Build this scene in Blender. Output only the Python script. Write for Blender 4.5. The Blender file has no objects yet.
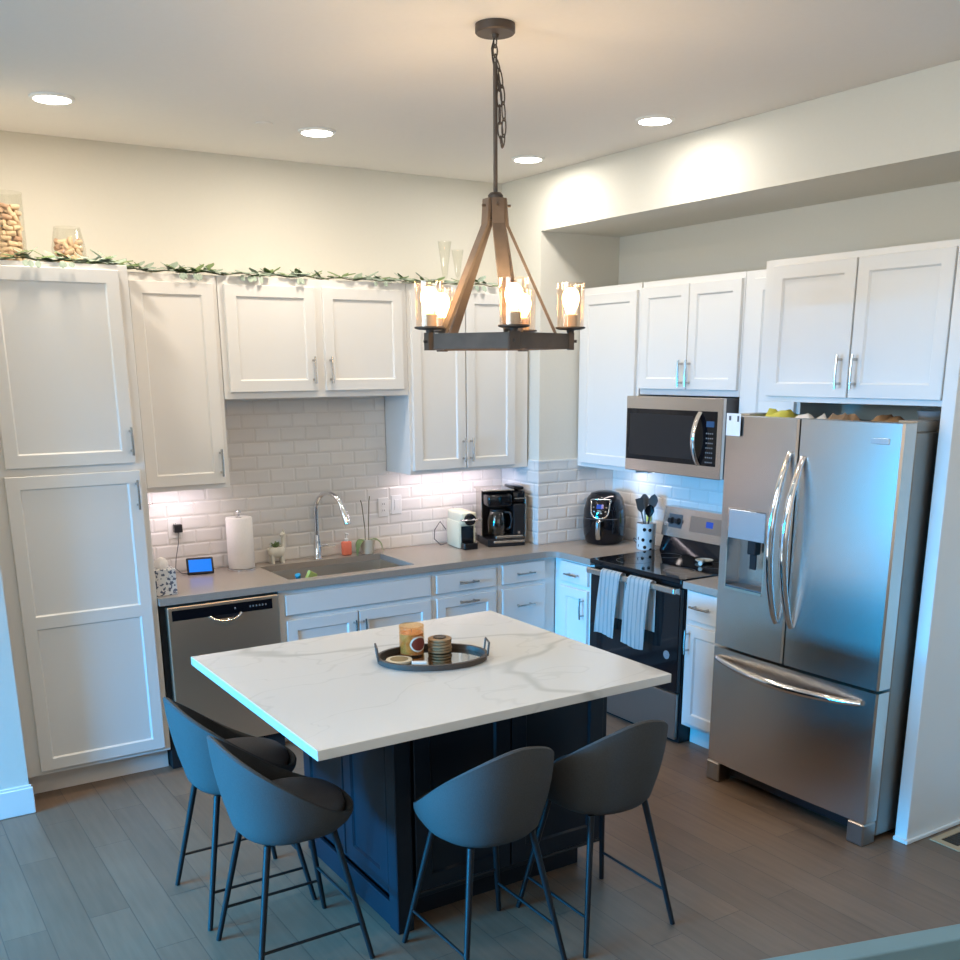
import bpy, bmesh, math, random
from mathutils import Vector, Matrix
random.seed(7)
PI = math.pi
SC = bpy.context.scene
COL = SC.collection

# ---------------------------------------------------------------- camera
cam_d = bpy.data.cameras.new('camera'); cam = bpy.data.objects.new('camera', cam_d); COL.objects.link(cam)
CAM = Vector((-4.3419, -5.589, 2.0028)); YAW, PITCH, ROLL, FOC = .5668, -.2626, -.0066, 1013.52
_F = Vector((math.sin(YAW)*math.cos(PITCH), math.cos(YAW)*math.cos(PITCH), math.sin(PITCH)))
_R = Vector((math.cos(YAW), -math.sin(YAW), 0)); _U = _R.cross(_F)
_R2 = _R*math.cos(ROLL)+_U*math.sin(ROLL); _U2 = -_R*math.sin(ROLL)+_U*math.cos(ROLL)
m = Matrix((_R2, _U2, -_F)).transposed().to_4x4(); m.translation = CAM
cam.matrix_world = m
cam_d.sensor_fit = 'HORIZONTAL'; cam_d.sensor_width = 36; cam_d.lens = FOC/960*36
cam_d.shift_x = (480-479.25)/960; cam_d.shift_y = (639.84-480)/960
cam_d.clip_start = .05; cam_d.clip_end = 60
SC.camera = cam

# ---------------------------------------------------------------- world, light, exposure
w = bpy.data.worlds.new('world'); SC.world = w; w.use_nodes = True
w.node_tree.nodes['Background'].inputs[0].default_value = (.45, .62, .95, 1)
w.node_tree.nodes['Background'].inputs[1].default_value = .6
SC.view_settings.view_transform = 'Standard'; SC.view_settings.look = 'None'
SC.view_settings.exposure = 0.0; SC.view_settings.gamma = 1; SC.view_settings.use_curve_mapping = False
SC.cycles.use_denoising = True
SC.cycles.max_bounces = 8; SC.cycles.diffuse_bounces = 4; SC.cycles.glossy_bounces = 4
SC.cycles.transmission_bounces = 8; SC.cycles.transparent_max_bounces = 16
SC.cycles.caustics_reflective = False; SC.cycles.caustics_refractive = False
SC.cycles.sample_clamp_indirect = 6

H = 3.089
WARM = (1.0, .86, .70)
COOLW = (.90, .95, 1.0)
def area(name, loc, size, power, color, direction, size_y=None, shape=None, spread=None):
    d = bpy.data.lights.new(name, 'AREA'); d.energy = power; d.color = color
    d.shape = shape or ('RECTANGLE' if size_y else 'SQUARE'); d.size = size
    if size_y: d.size_y = size_y
    if spread: d.spread = spread
    o = bpy.data.objects.new(name, d); COL.objects.link(o); o.location = loc
    o.rotation_euler = Vector(direction).to_track_quat('-Z', 'Y').to_euler()
    return o
# daylight through the tall window of the left wall (blue against the warm lamps)
area('window_daylight', (-9.0, -1.9, 1.62), 3.0, 760, (.0, .42, 1.0), (1, -.02, -.04), 1.05, spread=math.radians(100))
# added cool fill light high before the left wall, which has no upper windows
area('upper_cool_fill', (-6.9, -3.6, 2.45), 3.6, 42, (.62, .84, 1.0), (1, .05, .0), .8, spread=math.radians(110))
# added warm fill light behind the camera, no source built for it
area('rear_warm_fill', (-3.6, -8.3, 1.7), 4.2, 30, (1, .88, .76), (.05, 1, 0.0), 2.4)
# recessed can lamps: four in view, those further back unseen and added for more light
CANS = [(-3.337, -.761), (-2.151, -.745), (-.934, -1.752), (-.918, -.729)]
CANS_UNSEEN = [(-.93, -4.1), (-3.4, -3.9), (-5.3, -3.2), (-5.3, -5.8), (-2.2, -6.0)]
for i, (x, y) in enumerate(CANS + CANS_UNSEEN):
    area('can_lamp', (x, y, H-.018), .15, (10.5, 10.5, 5.5, 7)[i] if i < 4 else 8, WARM if i not in (2, 3) else (1, .93, .84), (0, 0, -1), shape='DISK')
# light strips under the wall cabinets
STRIP = (1.0, .86, .93)
area('strip_lamp', (-2.80, -.17, 1.375), .36, 1.1, STRIP, (0, .25, -1), .03)
area('strip_lamp', (-1.05, -.17, 1.375), .66, 1.9, STRIP, (0, .25, -1), .03)
area('strip_lamp', (-.17, -.72, 1.375), .03, 1.2, (1, .88, .84), (.25, 0, -1), .44)

# ---------------------------------------------------------------- materials
MATS = {}
def nodes(m): return m.node_tree.nodes, m.node_tree.links
def mat(name, col, rough=.5, metal=0., noise=.04, scale=12, bump=0., emit=None, es=0., trans=0., ior=1.45, aniso=0., coat=0., spec=None, alpha=None, stretch=None):
    m = bpy.data.materials.new(name); m.use_nodes = True
    N, L = nodes(m); b = N['Principled BSDF']
    b.inputs['Roughness'].default_value = rough; b.inputs['Metallic'].default_value = metal
    b.inputs['IOR'].default_value = ior; b.inputs['Transmission Weight'].default_value = trans
    b.inputs['Coat Weight'].default_value = coat
    if spec is not None: b.inputs['Specular IOR Level'].default_value = spec
    if aniso:
        b.inputs['Anisotropic'].default_value = aniso
    if alpha is not None: b.inputs['Alpha'].default_value = alpha
    tc = N.new('ShaderNodeTexCoord'); mp = N.new('ShaderNodeMapping')
    L.new(tc.outputs['Object'], mp.inputs[0])
    if stretch: mp.inputs['Scale'].default_value = stretch
    nz = N.new('ShaderNodeTexNoise'); nz.inputs['Scale'].default_value = scale; nz.inputs['Detail'].default_value = 3
    L.new(mp.outputs[0], nz.inputs['Vector'])
    mx = N.new('ShaderNodeMix'); mx.data_type = 'RGBA'
    c2 = [min(1, max(0, c*(1+noise))) for c in col]; c1 = [max(0, c*(1-noise)) for c in col]
    mx.inputs[6].default_value = (*c1, 1); mx.inputs[7].default_value = (*c2, 1)
    L.new(nz.outputs[0], mx.inputs[0]); L.new(mx.outputs[2], b.inputs['Base Color'])
    if bump:
        bp = N.new('ShaderNodeBump'); bp.inputs['Strength'].default_value = bump; bp.inputs['Distance'].default_value = .002
        L.new(nz.outputs[0], bp.inputs['Height']); L.new(bp.outputs[0], b.inputs['Normal'])
    if emit:
        b.inputs['Emission Color'].default_value = (*emit, 1); b.inputs['Emission Strength'].default_value = es
    MATS[name] = m; return m

mat('wall_paint', (.71, .69, .62), .85, scale=60, bump=.25, noise=.015)
mat('ceiling_paint', (.84, .81, .77), .9, scale=50, bump=.3, noise=.015)
mat('cabinet_white', (.78, .765, .735), .35, noise=.012, scale=4)
mat('trim_white', (.80, .80, .78), .4, noise=.01)
mat('toe_dark', (.55, .52, .47), .6)
mat('nickel', (.55, .53, .50), .25, 1, noise=.03)
mat('chrome', (.80, .80, .82), .08, 1, noise=.02)
mat('counter_quartz', (.34, .295, .255), .22, scale=140, noise=.10)
mat('black_plastic', (.012, .012, .014), .35, noise=.1)
mat('black_gloss', (.006, .006, .008), .06, noise=.05)
mat('black_metal', (.018, .018, .020), .42, .3, noise=.1)
mat('dark_gap', (.01, .01, .012), .8)
mat('dark_grey', (.10, .10, .105), .5)
mat('white_plastic', (.82, .82, .80), .4, noise=.01)
mat('paper', (.85, .82, .80), .9, scale=80, bump=.2)
mat('charcoal_fabric', (.066, .064, .062), .75, scale=220, bump=.5, noise=.25)
mat('seat_fabric', (.12, .108, .105), .50, scale=220, bump=.4, noise=.2)
mat('navy_paint', (.006, .010, .017), .45, noise=.08)
mat('bronze', (.10, .078, .065), .5, .5, noise=.2)
mat('bulb', (1, .8, .5), .4, emit=(1.0, .62, .26), es=30)
mat('socket', (.62, .50, .38), .5)
mat('can_disc', (1, 1, 1), .4, emit=(1, .95, .88), es=14)
mat('strip_disc', (1, 1, 1), .4, emit=(1, .92, .95), es=5)
mat('amber_wax', (.80, .44, .22), .4, noise=.15)
mat('label_red', (.20, .035, .02), .5)
mat('label_cream', (.75, .68, .55), .6)
mat('coaster_wood', (.36, .22, .11), .6, scale=40, noise=.2)
mat('leaf', (.17, .25, .10), .55, scale=30, noise=.25)
mat('leaf_grey', (.32, .40, .32), .6, scale=30, noise=.2)
mat('stem', (.10, .09, .04), .6)
mat('cork', (.72, .54, .37), .8, scale=90, noise=.25)
mat('cork_wine', (.50, .32, .22), .8, scale=90, noise=.25)
mat('ceramic', (.72, .68, .58), .3)
mat('cream_plastic', (.76, .71, .52), .25)
mat('soap', (.85, .22, .14), .15, noise=.05)
mat('sponge_green', (.42, .50, .14), .9, scale=120, bump=.5)
mat('brush_blue', (.02, .28, .45), .4)
mat('screen_blue', (.01, .03, .06), .1, emit=(.01, .22, .95), es=1.0)
mat('led_blue', (.01, .02, .05), .1, emit=(.02, .10, .75), es=.6)
mat('vent_tan', (.48, .34, .20), .5)
mat('vent_dark', (.05, .035, .02), .7)
mat('cardboard', (.30, .20, .12), .7)
mat('yellow', (.62, .60, .10), .5)
mat('denim', (.02, .07, .16), .5)
mat('badge_silver', (.60, .68, .75), .25, .8)
mat('cap_blue_lit', (.16, .29, .35), .3)  # blue of the window light on the cap is put into its colour
mat('half_wall_paint', (.45, .38, .29), .85, scale=60, bump=.25, noise=.02)
mat('towel', (.62, .66, .66), .95, scale=160, bump=.6, noise=.05)
mat('towel_grey', (.28, .26, .24), .95, scale=160, bump=.6)
mat('rubber_grey', (.20, .20, .20), .8)
mat('tool_grey', (.12, .115, .11), .5)
mat('gold_plastic', (.30, .22, .10), .5)

def glassmat(name, tint=(1, 1, 1), a=.12, rough=.02, emit=None, es=0):
    m = bpy.data.materials.new(name); m.use_nodes = True
    N, L = nodes(m); out = N['Material Output']; N.remove(N['Principled BSDF'])
    t = N.new('ShaderNodeBsdfTransparent'); t.inputs[0].default_value = (*tint, 1)
    g = N.new('ShaderNodeBsdfGlossy'); g.inputs['Roughness'].default_value = rough
    fr = N.new('ShaderNodeLayerWeight'); fr.inputs[0].default_value = .12
    nz = N.new('ShaderNodeTexNoise'); nz.inputs['Scale'].default_value = 8
    ad = N.new('ShaderNodeMath'); ad.operation = 'MULTIPLY_ADD'; ad.inputs[1].default_value = .02; ad.inputs[2].default_value = a-.01
    L.new(nz.outputs[0], ad.inputs[0])
    mt = N.new('ShaderNodeMath'); mt.operation = 'ADD'; mt.use_clamp = True
    pw = N.new('ShaderNodeMath'); pw.operation = 'MULTIPLY'; pw.inputs[1].default_value = .45; L.new(fr.outputs[1], pw.inputs[0])
    L.new(pw.outputs[0], mt.inputs[0]); L.new(ad.outputs[0], mt.inputs[1])
    mx = N.new('ShaderNodeMixShader'); L.new(mt.outputs[0], mx.inputs[0]); L.new(t.outputs[0], mx.inputs[1]); L.new(g.outputs[0], mx.inputs[2])
    L.new(mx.outputs[0], out.inputs[0]); MATS[name] = m; return m
glassmat('clear_glass', (.97, .98, .97), .05)
glassmat('shade_glass', (1.0, .95, .90), .04)  # peach tint puts the glow of the bulbs into the glass colour
glassmat('jar_glass', (.97, .97, .95), .02)
glassmat('carafe_glass', (.45, .42, .40), .1)
glassmat('amber_glass', (.95, .80, .60), .06)
glassmat('pane_glass', (.95, .98, 1), .02)

def steel(name, col=(.52, .475, .43), rough=.27, axis=(2, 2, 60)):
    """brushed stainless: streaks of roughness and a faint ripple along the brushing"""
    m = bpy.data.materials.new(name); m.use_nodes = True
    N, L = nodes(m); b = N['Principled BSDF']; b.inputs['Metallic'].default_value = 1
    tc = N.new('ShaderNodeTexCoord'); mp = N.new('ShaderNodeMapping'); mp.inputs['Scale'].default_value = axis
    nz = N.new('ShaderNodeTexNoise'); nz.inputs['Scale'].default_value = 6; nz.inputs['Detail'].default_value = 4
    L.new(tc.outputs['Object'], mp.inputs[0]); L.new(mp.outputs[0], nz.inputs['Vector'])
    mr = N.new('ShaderNodeMapRange'); mr.inputs[3].default_value = rough; mr.inputs[4].default_value = rough+.004
    L.new(nz.outputs[0], mr.inputs[0]); L.new(mr.outputs[0], b.inputs['Roughness'])
    mx = N.new('ShaderNodeMix'); mx.data_type = 'RGBA'
    mx.inputs[6].default_value = (*[c*.985 for c in col], 1); mx.inputs[7].default_value = (*[c*1.015 for c in col], 1)
    L.new(nz.outputs[0], mx.inputs[0]); L.new(mx.outputs[2], b.inputs['Base Color'])
    MATS[name] = m; return m
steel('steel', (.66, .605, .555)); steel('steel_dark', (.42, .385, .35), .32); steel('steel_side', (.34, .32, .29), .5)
steel('steel_sink', (.62, .60, .56), .3); steel('dish_steel', (.82, .66, .50), .38, (2, 2, 60))

def tilemat(name, axis):
    m = bpy.data.materials.new(name); m.use_nodes = True
    N, L = nodes(m); b = N['Principled BSDF']; b.inputs['Roughness'].default_value = .12
    tc = N.new('ShaderNodeTexCoord'); sx = N.new('ShaderNodeSeparateXYZ'); cb = N.new('ShaderNodeCombineXYZ')
    L.new(tc.outputs['Object'], sx.inputs[0]); L.new(sx.outputs[axis], cb.inputs[0])
    sh = N.new('ShaderNodeMath'); sh.operation = 'SUBTRACT'; sh.inputs[1].default_value = .914
    L.new(sx.outputs[2], sh.inputs[0]); L.new(sh.outputs[0], cb.inputs[1])
    def brick(mortar, smooth):
        br = N.new('ShaderNodeTexBrick'); L.new(cb.outputs[0], br.inputs['Vector'])
        br.inputs['Scale'].default_value = 1; br.inputs['Brick Width'].default_value = .152; br.inputs['Row Height'].default_value = .0765
        br.inputs['Mortar Size'].default_value = mortar; br.inputs['Mortar Smooth'].default_value = smooth
        br.offset = .5; return br
    b1 = brick(.0018, .3); b1.inputs['Color1'].default_value = (.80, .775, .74, 1); b1.inputs['Color2'].default_value = (.76, .735, .70, 1)
    b1.inputs['Mortar'].default_value = (.70, .67, .63, 1)
    L.new(b1.outputs['Color'], b.inputs['Base Color'])
    b2 = brick(.012, 1.0)
    iv = N.new('ShaderNodeMath'); iv.operation = 'SUBTRACT'; iv.inputs[0].default_value = 1; L.new(b2.outputs['Fac'], iv.inputs[1])
    bp = N.new('ShaderNodeBump'); bp.inputs['Strength'].default_value = .65; bp.inputs['Distance'].default_value = .004
    L.new(iv.outputs[0], bp.inputs['Height']); L.new(bp.outputs[0], b.inputs['Normal'])
    MATS[name] = m
tilemat('tile_x', 0); tilemat('tile_y', 1)

def floormat():
    m = bpy.data.materials.new('floor_wood'); m.use_nodes = True
    N, L = nodes(m); b = N['Principled BSDF']
    tc = N.new('ShaderNodeTexCoord'); sx = N.new('ShaderNodeSeparateXYZ'); cb = N.new('ShaderNodeCombineXYZ')
    L.new(tc.outputs['Object'], sx.inputs[0]); L.new(sx.outputs[1], cb.inputs[0]); L.new(sx.outputs[0], cb.inputs[1])
    br = N.new('ShaderNodeTexBrick'); L.new(cb.outputs[0], br.inputs['Vector']); br.offset = .37; br.offset_frequency = 2
    br.inputs['Scale'].default_value = 1; br.inputs['Brick Width'].default_value = .95; br.inputs['Row Height'].default_value = .15
    br.inputs['Mortar Size'].default_value = .0018; br.inputs['Mortar Smooth'].default_value = .2; br.inputs['Bias'].default_value = 0
    br.inputs['Color1'].default_value = (0.207, 0.138, 0.092, 1); br.inputs['Color2'].default_value = (0.166, 0.110, 0.074, 1); br.inputs['Mortar'].default_value = (0.100, 0.069, 0.051, 1)
    mp = N.new('ShaderNodeMapping'); mp.inputs['Scale'].default_value = (1.2, 14, 1); L.new(cb.outputs[0], mp.inputs[0])
    nz = N.new('ShaderNodeTexNoise'); nz.inputs['Scale'].default_value = 3; nz.inputs['Detail'].default_value = 6; L.new(mp.outputs[0], nz.inputs['Vector'])
    n2 = N.new('ShaderNodeTexNoise'); n2.inputs['Scale'].default_value = 2.2; n2.inputs['Detail'].default_value = 3; L.new(cb.outputs[0], n2.inputs['Vector'])
    mr = N.new('ShaderNodeMapRange'); mr.inputs[3].default_value = .78; mr.inputs[4].default_value = 1.22; L.new(nz.outputs[0], mr.inputs[0])
    mr2 = N.new('ShaderNodeMapRange'); mr2.inputs[3].default_value = .8; mr2.inputs[4].default_value = 1.2; L.new(n2.outputs[0], mr2.inputs[0])
    mu = N.new('ShaderNodeMath'); mu.operation = 'MULTIPLY'; L.new(mr.outputs[0], mu.inputs[0]); L.new(mr2.outputs[0], mu.inputs[1])
    hs = N.new('ShaderNodeHueSaturation'); L.new(br.outputs['Color'], hs.inputs['Color']); L.new(mu.outputs[0], hs.inputs['Value'])
    L.new(hs.outputs[0], b.inputs['Base Color'])
    b.inputs['Roughness'].default_value = .42
    iv = N.new('ShaderNodeMath'); iv.operation = 'SUBTRACT'; iv.inputs[0].default_value = 1; L.new(br.outputs['Fac'], iv.inputs[1])
    bp = N.new('ShaderNodeBump'); bp.inputs['Strength'].default_value = .4; bp.inputs['Distance'].default_value = .002
    L.new(iv.outputs[0], bp.inputs['Height']); L.new(bp.outputs[0], b.inputs['Normal'])
    MATS['floor_wood'] = m
floormat()

def marblemat():
    m = bpy.data.materials.new('marble'); m.use_nodes = True
    N, L = nodes(m); b = N['Principled BSDF']; b.inputs['Roughness'].default_value = .16
    tc = N.new('ShaderNodeTexCoord')
    mp = N.new('ShaderNodeMapping'); mp.inputs['Rotation'].default_value = (0, 0, .35); mp.inputs['Location'].default_value = (.3, .13, 0)
    L.new(tc.outputs['Object'], mp.inputs[0])
    mp.inputs['Scale'].default_value = (.75, 1.5, 1); mp.inputs['Rotation'].default_value = (0, 0, .12)
    def vein(scale, dist, wdt, off):
        nz = N.new('ShaderNodeTexNoise'); nz.noise_dimensions = '4D'; nz.inputs['W'].default_value = off; nz.inputs['Scale'].default_value = scale; nz.inputs['Detail'].default_value = 3; nz.inputs['Roughness'].default_value = .45; nz.inputs['Distortion'].default_value = dist
        L.new(mp.outputs[0], nz.inputs['Vector'])
        sb = N.new('ShaderNodeMath'); sb.operation = 'SUBTRACT'; sb.inputs[1].default_value = .5; L.new(nz.outputs[0], sb.inputs[0])
        ab = N.new('ShaderNodeMath'); ab.operation = 'ABSOLUTE'; L.new(sb.outputs[0], ab.inputs[0])
        mr = N.new('ShaderNodeMapRange'); mr.interpolation_type = 'SMOOTHSTEP'; mr.inputs[1].default_value = 0; mr.inputs[2].default_value = wdt; L.new(ab.outputs[0], mr.inputs[0]); return mr
    v1 = vein(1.0, .35, .016, 1.7); v2 = vein(2.3, .8, .012, 7.7)
    mi = N.new('ShaderNodeMath'); mi.operation = 'MULTIPLY_ADD'; mi.inputs[1].default_value = .35; mi.inputs[2].default_value = .65; L.new(v2.outputs[0], mi.inputs[0])
    mu = N.new('ShaderNodeMath'); mu.operation = 'MULTIPLY'; L.new(v1.outputs[0], mu.inputs[0]); L.new(mi.outputs[0], mu.inputs[1])
    cr = N.new('ShaderNodeValToRGB'); cr.color_ramp.elements[0].color = (.57, .55, .505, 1); cr.color_ramp.elements[1].color = (.74, .715, .67, 1)
    L.new(mu.outputs[0], cr.inputs[0]); L.new(cr.outputs[0], b.inputs['Base Color'])
    MATS['marble'] = m
marblemat()

def dotmat():
    """white glaze with black dots set out round the crock"""
    m = bpy.data.materials.new('dotted'); m.use_nodes = True
    N, L = nodes(m); b = N['Principled BSDF']; b.inputs['Roughness'].default_value = .2
    tc = N.new('ShaderNodeTexCoord'); sx = N.new('ShaderNodeSeparateXYZ'); L.new(tc.outputs['Object'], sx.inputs[0])
    at = N.new('ShaderNodeMath'); at.operation = 'ARCTAN2'; L.new(sx.outputs[1], at.inputs[0]); L.new(sx.outputs[0], at.inputs[1])
    ml = N.new('ShaderNodeMath'); ml.operation = 'MULTIPLY'; ml.inputs[1].default_value = .058; L.new(at.outputs[0], ml.inputs[0])
    cb = N.new('ShaderNodeCombineXYZ'); L.new(ml.outputs[0], cb.inputs[0]); L.new(sx.outputs[2], cb.inputs[1])
    vo = N.new('ShaderNodeTexVoronoi'); vo.voronoi_dimensions = '2D'; vo.inputs['Scale'].default_value = 18; vo.inputs['Randomness'].default_value = .5
    L.new(cb.outputs[0], vo.inputs['Vector'])
    lt = N.new('ShaderNodeMath'); lt.operation = 'LESS_THAN'; lt.inputs[1].default_value = .20; L.new(vo.outputs['Distance'], lt.inputs[0])
    mx = N.new('ShaderNodeMix'); mx.data_type = 'RGBA'; mx.inputs[6].default_value = (.80, .78, .75, 1); mx.inputs[7].default_value = (.01, .01, .012, 1)
    L.new(lt.outputs[0], mx.inputs[0]); L.new(mx.outputs[2], b.inputs['Base Color'])
    MATS['dotted'] = m
dotmat()
def tissuemat():
    m = bpy.data.materials.new('floral_print'); m.use_nodes = True
    N, L = nodes(m); b = N['Principled BSDF']; b.inputs['Roughness'].default_value = .7
    tc = N.new('ShaderNodeTexCoord'); nz = N.new('ShaderNodeTexNoise'); nz.inputs['Scale'].default_value = 70; nz.inputs['Detail'].default_value = 2
    L.new(tc.outputs['Object'], nz.inputs['Vector'])
    cr = N.new('ShaderNodeValToRGB'); cr.color_ramp.interpolation = 'CONSTANT'
    cr.color_ramp.elements[0].color = (.10, .12, .18, 1); cr.color_ramp.elements[1].position = .46; cr.color_ramp.elements[1].color = (.70, .69, .68, 1)
    L.new(nz.outputs[0], cr.inputs[0]); L.new(cr.outputs[0], b.inputs['Base Color']); MATS['floral_print'] = m
tissuemat()

def stripemat():
    m = bpy.data.materials.new('towel_stripe'); m.use_nodes = True
    N, L = nodes(m); b = N['Principled BSDF']; b.inputs['Roughness'].default_value = .95
    tc = N.new('ShaderNodeTexCoord'); wv = N.new('ShaderNodeTexWave'); wv.bands_direction = 'Y'; wv.inputs['Scale'].default_value = 9; wv.inputs['Distortion'].default_value = .6
    L.new(tc.outputs['Object'], wv.inputs['Vector'])
    cr = N.new('ShaderNodeValToRGB'); cr.color_ramp.elements[0].color = (.42, .50, .52, 1); cr.color_ramp.elements[1].color = (.72, .72, .70, 1); cr.color_ramp.elements[1].position = .35
    L.new(wv.outputs['Fac'], cr.inputs[0]); L.new(cr.outputs[0], b.inputs['Base Color']); MATS['towel_stripe'] = m
stripemat()

# ---------------------------------------------------------------- mesh helpers
def BM(): return bmesh.new()
def box(bm, x0, x1, y0, y1, z0, z1, bev=0, seg=1, M=None):
    x0, x1 = sorted((x0, x1)); y0, y1 = sorted((y0, y1)); z0, z1 = sorted((z0, z1))
    v = [bm.verts.new((x, y, z)) for z in (z0, z1) for y in (y0, y1) for x in (x0, x1)]
    f = [(0, 2, 3, 1), (4, 5, 7, 6), (0, 1, 5, 4), (2, 6, 7, 3), (0, 4, 6, 2), (1, 3, 7, 5)]
    fs = [bm.faces.new([v[i] for i in q]) for q in f]
    vs = v
    if bev:
        es = list({e for q in fs for e in q.edges})
        r = bmesh.ops.bevel(bm, geom=es, offset=bev, segments=seg, affect='EDGES', profile=.5)
        vs = list({vv for q in r['faces'] for vv in q.verts} | {vv for vv in v if vv.is_valid})
    if M is not None: bmesh.ops.transform(bm, matrix=M, verts=vs)
    return vs
def frame_of(d):
    d = d.normalized(); a = Vector((0, 0, 1)) if abs(d.z) < .95 else Vector((1, 0, 0))
    u = d.cross(a).normalized(); return u, u.cross(d).normalized()
def tube(bm, pts, r, n=10, cap=True, closed=False, flat=None):
    """round (or flattened: flat=(ru, rv)) bar along points"""
    pts = [Vector(p) for p in pts]; rings = []
    N = len(pts); pu = None
    for i, p in enumerate(pts):
        if closed: d = pts[(i+1) % N]-pts[i-1]
        else: d = pts[min(i+1, N-1)]-pts[max(i-1, 0)]
        if pu is None: u, v = frame_of(d)
        else:
            d = d.normalized(); u = (pu-d*pu.dot(d)).normalized(); v = u.cross(d).normalized()
        pu = u
        rr = r[i] if isinstance(r, (list, tuple)) else r
        ru, rv = (rr, rr) if flat is None else flat
        rings.append([bm.verts.new(p+u*math.cos(2*PI*k/n)*ru+v*math.sin(2*PI*k/n)*rv) for k in range(n)])
    M = N if closed else N-1
    for i in range(M):
        a, b = rings[i], rings[(i+1) % N]
        for k in range(n): bm.faces.new((a[k], a[(k+1) % n], b[(k+1) % n], b[k]))
    if cap and not closed:
        bm.faces.new(rings[0][::-1]); bm.faces.new(rings[-1])
    return rings
def bar(bm, p0, p1, w, t, up=(0, 0, 1)):
    """rectangular bar from p0 to p1, w across 'side', t along 'up'"""
    p0, p1 = Vector(p0), Vector(p1); d = (p1-p0).normalized(); s = d.cross(Vector(up)).normalized(); u = s.cross(d).normalized()
    q = [[bm.verts.new(p+s*a*w/2+u*b*t/2) for a, b in ((-1, -1), (1, -1), (1, 1), (-1, 1))] for p in (p0, p1)]
    for k in range(4): bm.faces.new((q[0][k], q[0][(k+1) % 4], q[1][(k+1) % 4], q[1][k]))
    bm.faces.new(q[0][::-1]); bm.faces.new(q[1])
def lathe(bm, prof, c=(0, 0, 0), n=28, closed=False):
    """profile of (r, z) turned about z"""
    c = Vector(c); rings = []
    for r, z in prof:
        if r < 1e-6: rings.append([bm.verts.new(c+Vector((0, 0, z)))])
        else: rings.append([bm.verts.new(c+Vector((r*math.cos(2*PI*k/n), r*math.sin(2*PI*k/n), z))) for k in range(n)])
    pr = list(zip(rings, rings[1:])) + ([(rings[-1], rings[0])] if closed else [])
    for a, b in pr:
        for k in range(n):
            k2 = (k+1) % n
            if len(a) == 1 and len(b) == 1: break
            if len(a) == 1: bm.faces.new((a[0], b[k2], b[k]))
            elif len(b) == 1: bm.faces.new((a[k], a[k2], b[0]))
            else: bm.faces.new((a[k], a[k2], b[k2], b[k]))
def prism(bm, poly, z0, z1):
    a = [bm.verts.new((x, y, z0)) for x, y in poly]; b = [bm.verts.new((x, y, z1)) for x, y in poly]
    n = len(poly)
    for k in range(n): bm.faces.new((a[k], a[(k+1) % n], b[(k+1) % n], b[k]))
    bm.faces.new(a[::-1]); bm.faces.new(b)
def link(name, data): o = bpy.data.objects.new(name, data); COL.objects.link(o); return o
ORG = {}
def obj(name, bm, material, parent=None, smooth=None, label=None, origin=None):
    """links bm as ONE mesh object; coordinates are the world's, the origin is the thing's"""
    o_ = Vector(origin) if origin is not None else (ORG.get(parent.name, Vector()) if parent else Vector())
    if o_.length: bmesh.ops.translate(bm, vec=-o_, verts=bm.verts)
    bmesh.ops.recalc_face_normals(bm, faces=bm.faces)
    me = bpy.data.meshes.new(name); bm.to_mesh(me); bm.free()
    me.materials.append(MATS[material] if isinstance(material, str) else material)
    if smooth is not None:
        for p in me.polygons: p.use_smooth = True
        me.set_sharp_from_angle(angle=math.radians(smooth))
    o = link(name, me)
    if parent: o.parent = parent; ORG[o.name] = o_
    else: o.location = o_; ORG[o.name] = o_
    if label: o['label'] = label
    return o
def thing(name, label, cat, loc=(0, 0, 0), group=None):
    o = link(name, None); o.location = loc; o.empty_display_size = .1; ORG[o.name] = Vector(loc)
    o['label'] = label; o['category'] = cat
    if group: o['group'] = group
    return o
def tag(o, label, cat, group=None):
    o['label'] = label; o['category'] = cat
    if group: o['group'] = group
    return o
def struct(name, bm, material, smooth=None):
    o = obj(name, bm, material, smooth=smooth); o['kind'] = 'structure'; return o
def copy_tree(o, parent=None):
    c = o.copy(); COL.objects.link(c)
    if parent: c.parent = parent
    for ch in [x for x in COL.objects if x.parent == o]: copy_tree(ch, c)
    return c

# ---------------------------------------------------------------- the room
bm = BM(); box(bm, -7.1, 0, -8.6, 0, -.1, 0); struct('floor', bm, 'floor_wood')
bm = BM(); box(bm, -7.1, 0, -8.6, 0, H, H+.1); struct('ceiling', bm, 'ceiling_paint')
bm = BM(); box(bm, -3.76, .12, 0, .12, 0, H); struct('wall_back', bm, 'wall_paint')
bm = BM(); box(bm, 0, .12, -8.6, 0, 0, H); struct('wall_right', bm, 'wall_paint')
bm = BM(); box(bm, -7.1, -3.76, -.761, .12, 0, H); struct('wall_front_left', bm, 'wall_paint')
bm = BM(); box(bm, -.60, -.001, -.415, -.001, 0, 2.774); struct('wall_column', bm, 'wall_paint')
bm = BM(); box(bm, -.60, -.001, -8.59, -.001, 2.774, H-.001); struct('wall_bulkhead', bm, 'wall_paint')
# left wall with the window opening
bm = BM(); box(bm, -7.2, -7.1, -8.6, -3.9, 0, H); box(bm, -7.2, -7.1, -.9, .12, 0, H); box(bm, -7.2, -7.1, -3.9, -.9, 0, .06); box(bm, -7.2, -7.1, -3.9, -.9, 1.46, H)
struct('wall_left', bm, 'wall_paint')
bm = BM(); box(bm, -7.1, 0, -8.7, -8.6, 0, H); struct('wall_behind', bm, 'wall_paint')
bm = BM()
for a, b_, c, d in ((-3.9, -3.85, .06, 1.46), (-.95, -.9, .06, 1.46), (-3.85, -.95, .06, .10), (-3.85, -.95, 1.42, 1.46), (-2.42, -2.38, .10, 1.42)):
    box(bm, -7.17, -7.11, a, b_, c, d)
struct('window_1', bm, 'trim_white')
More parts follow.
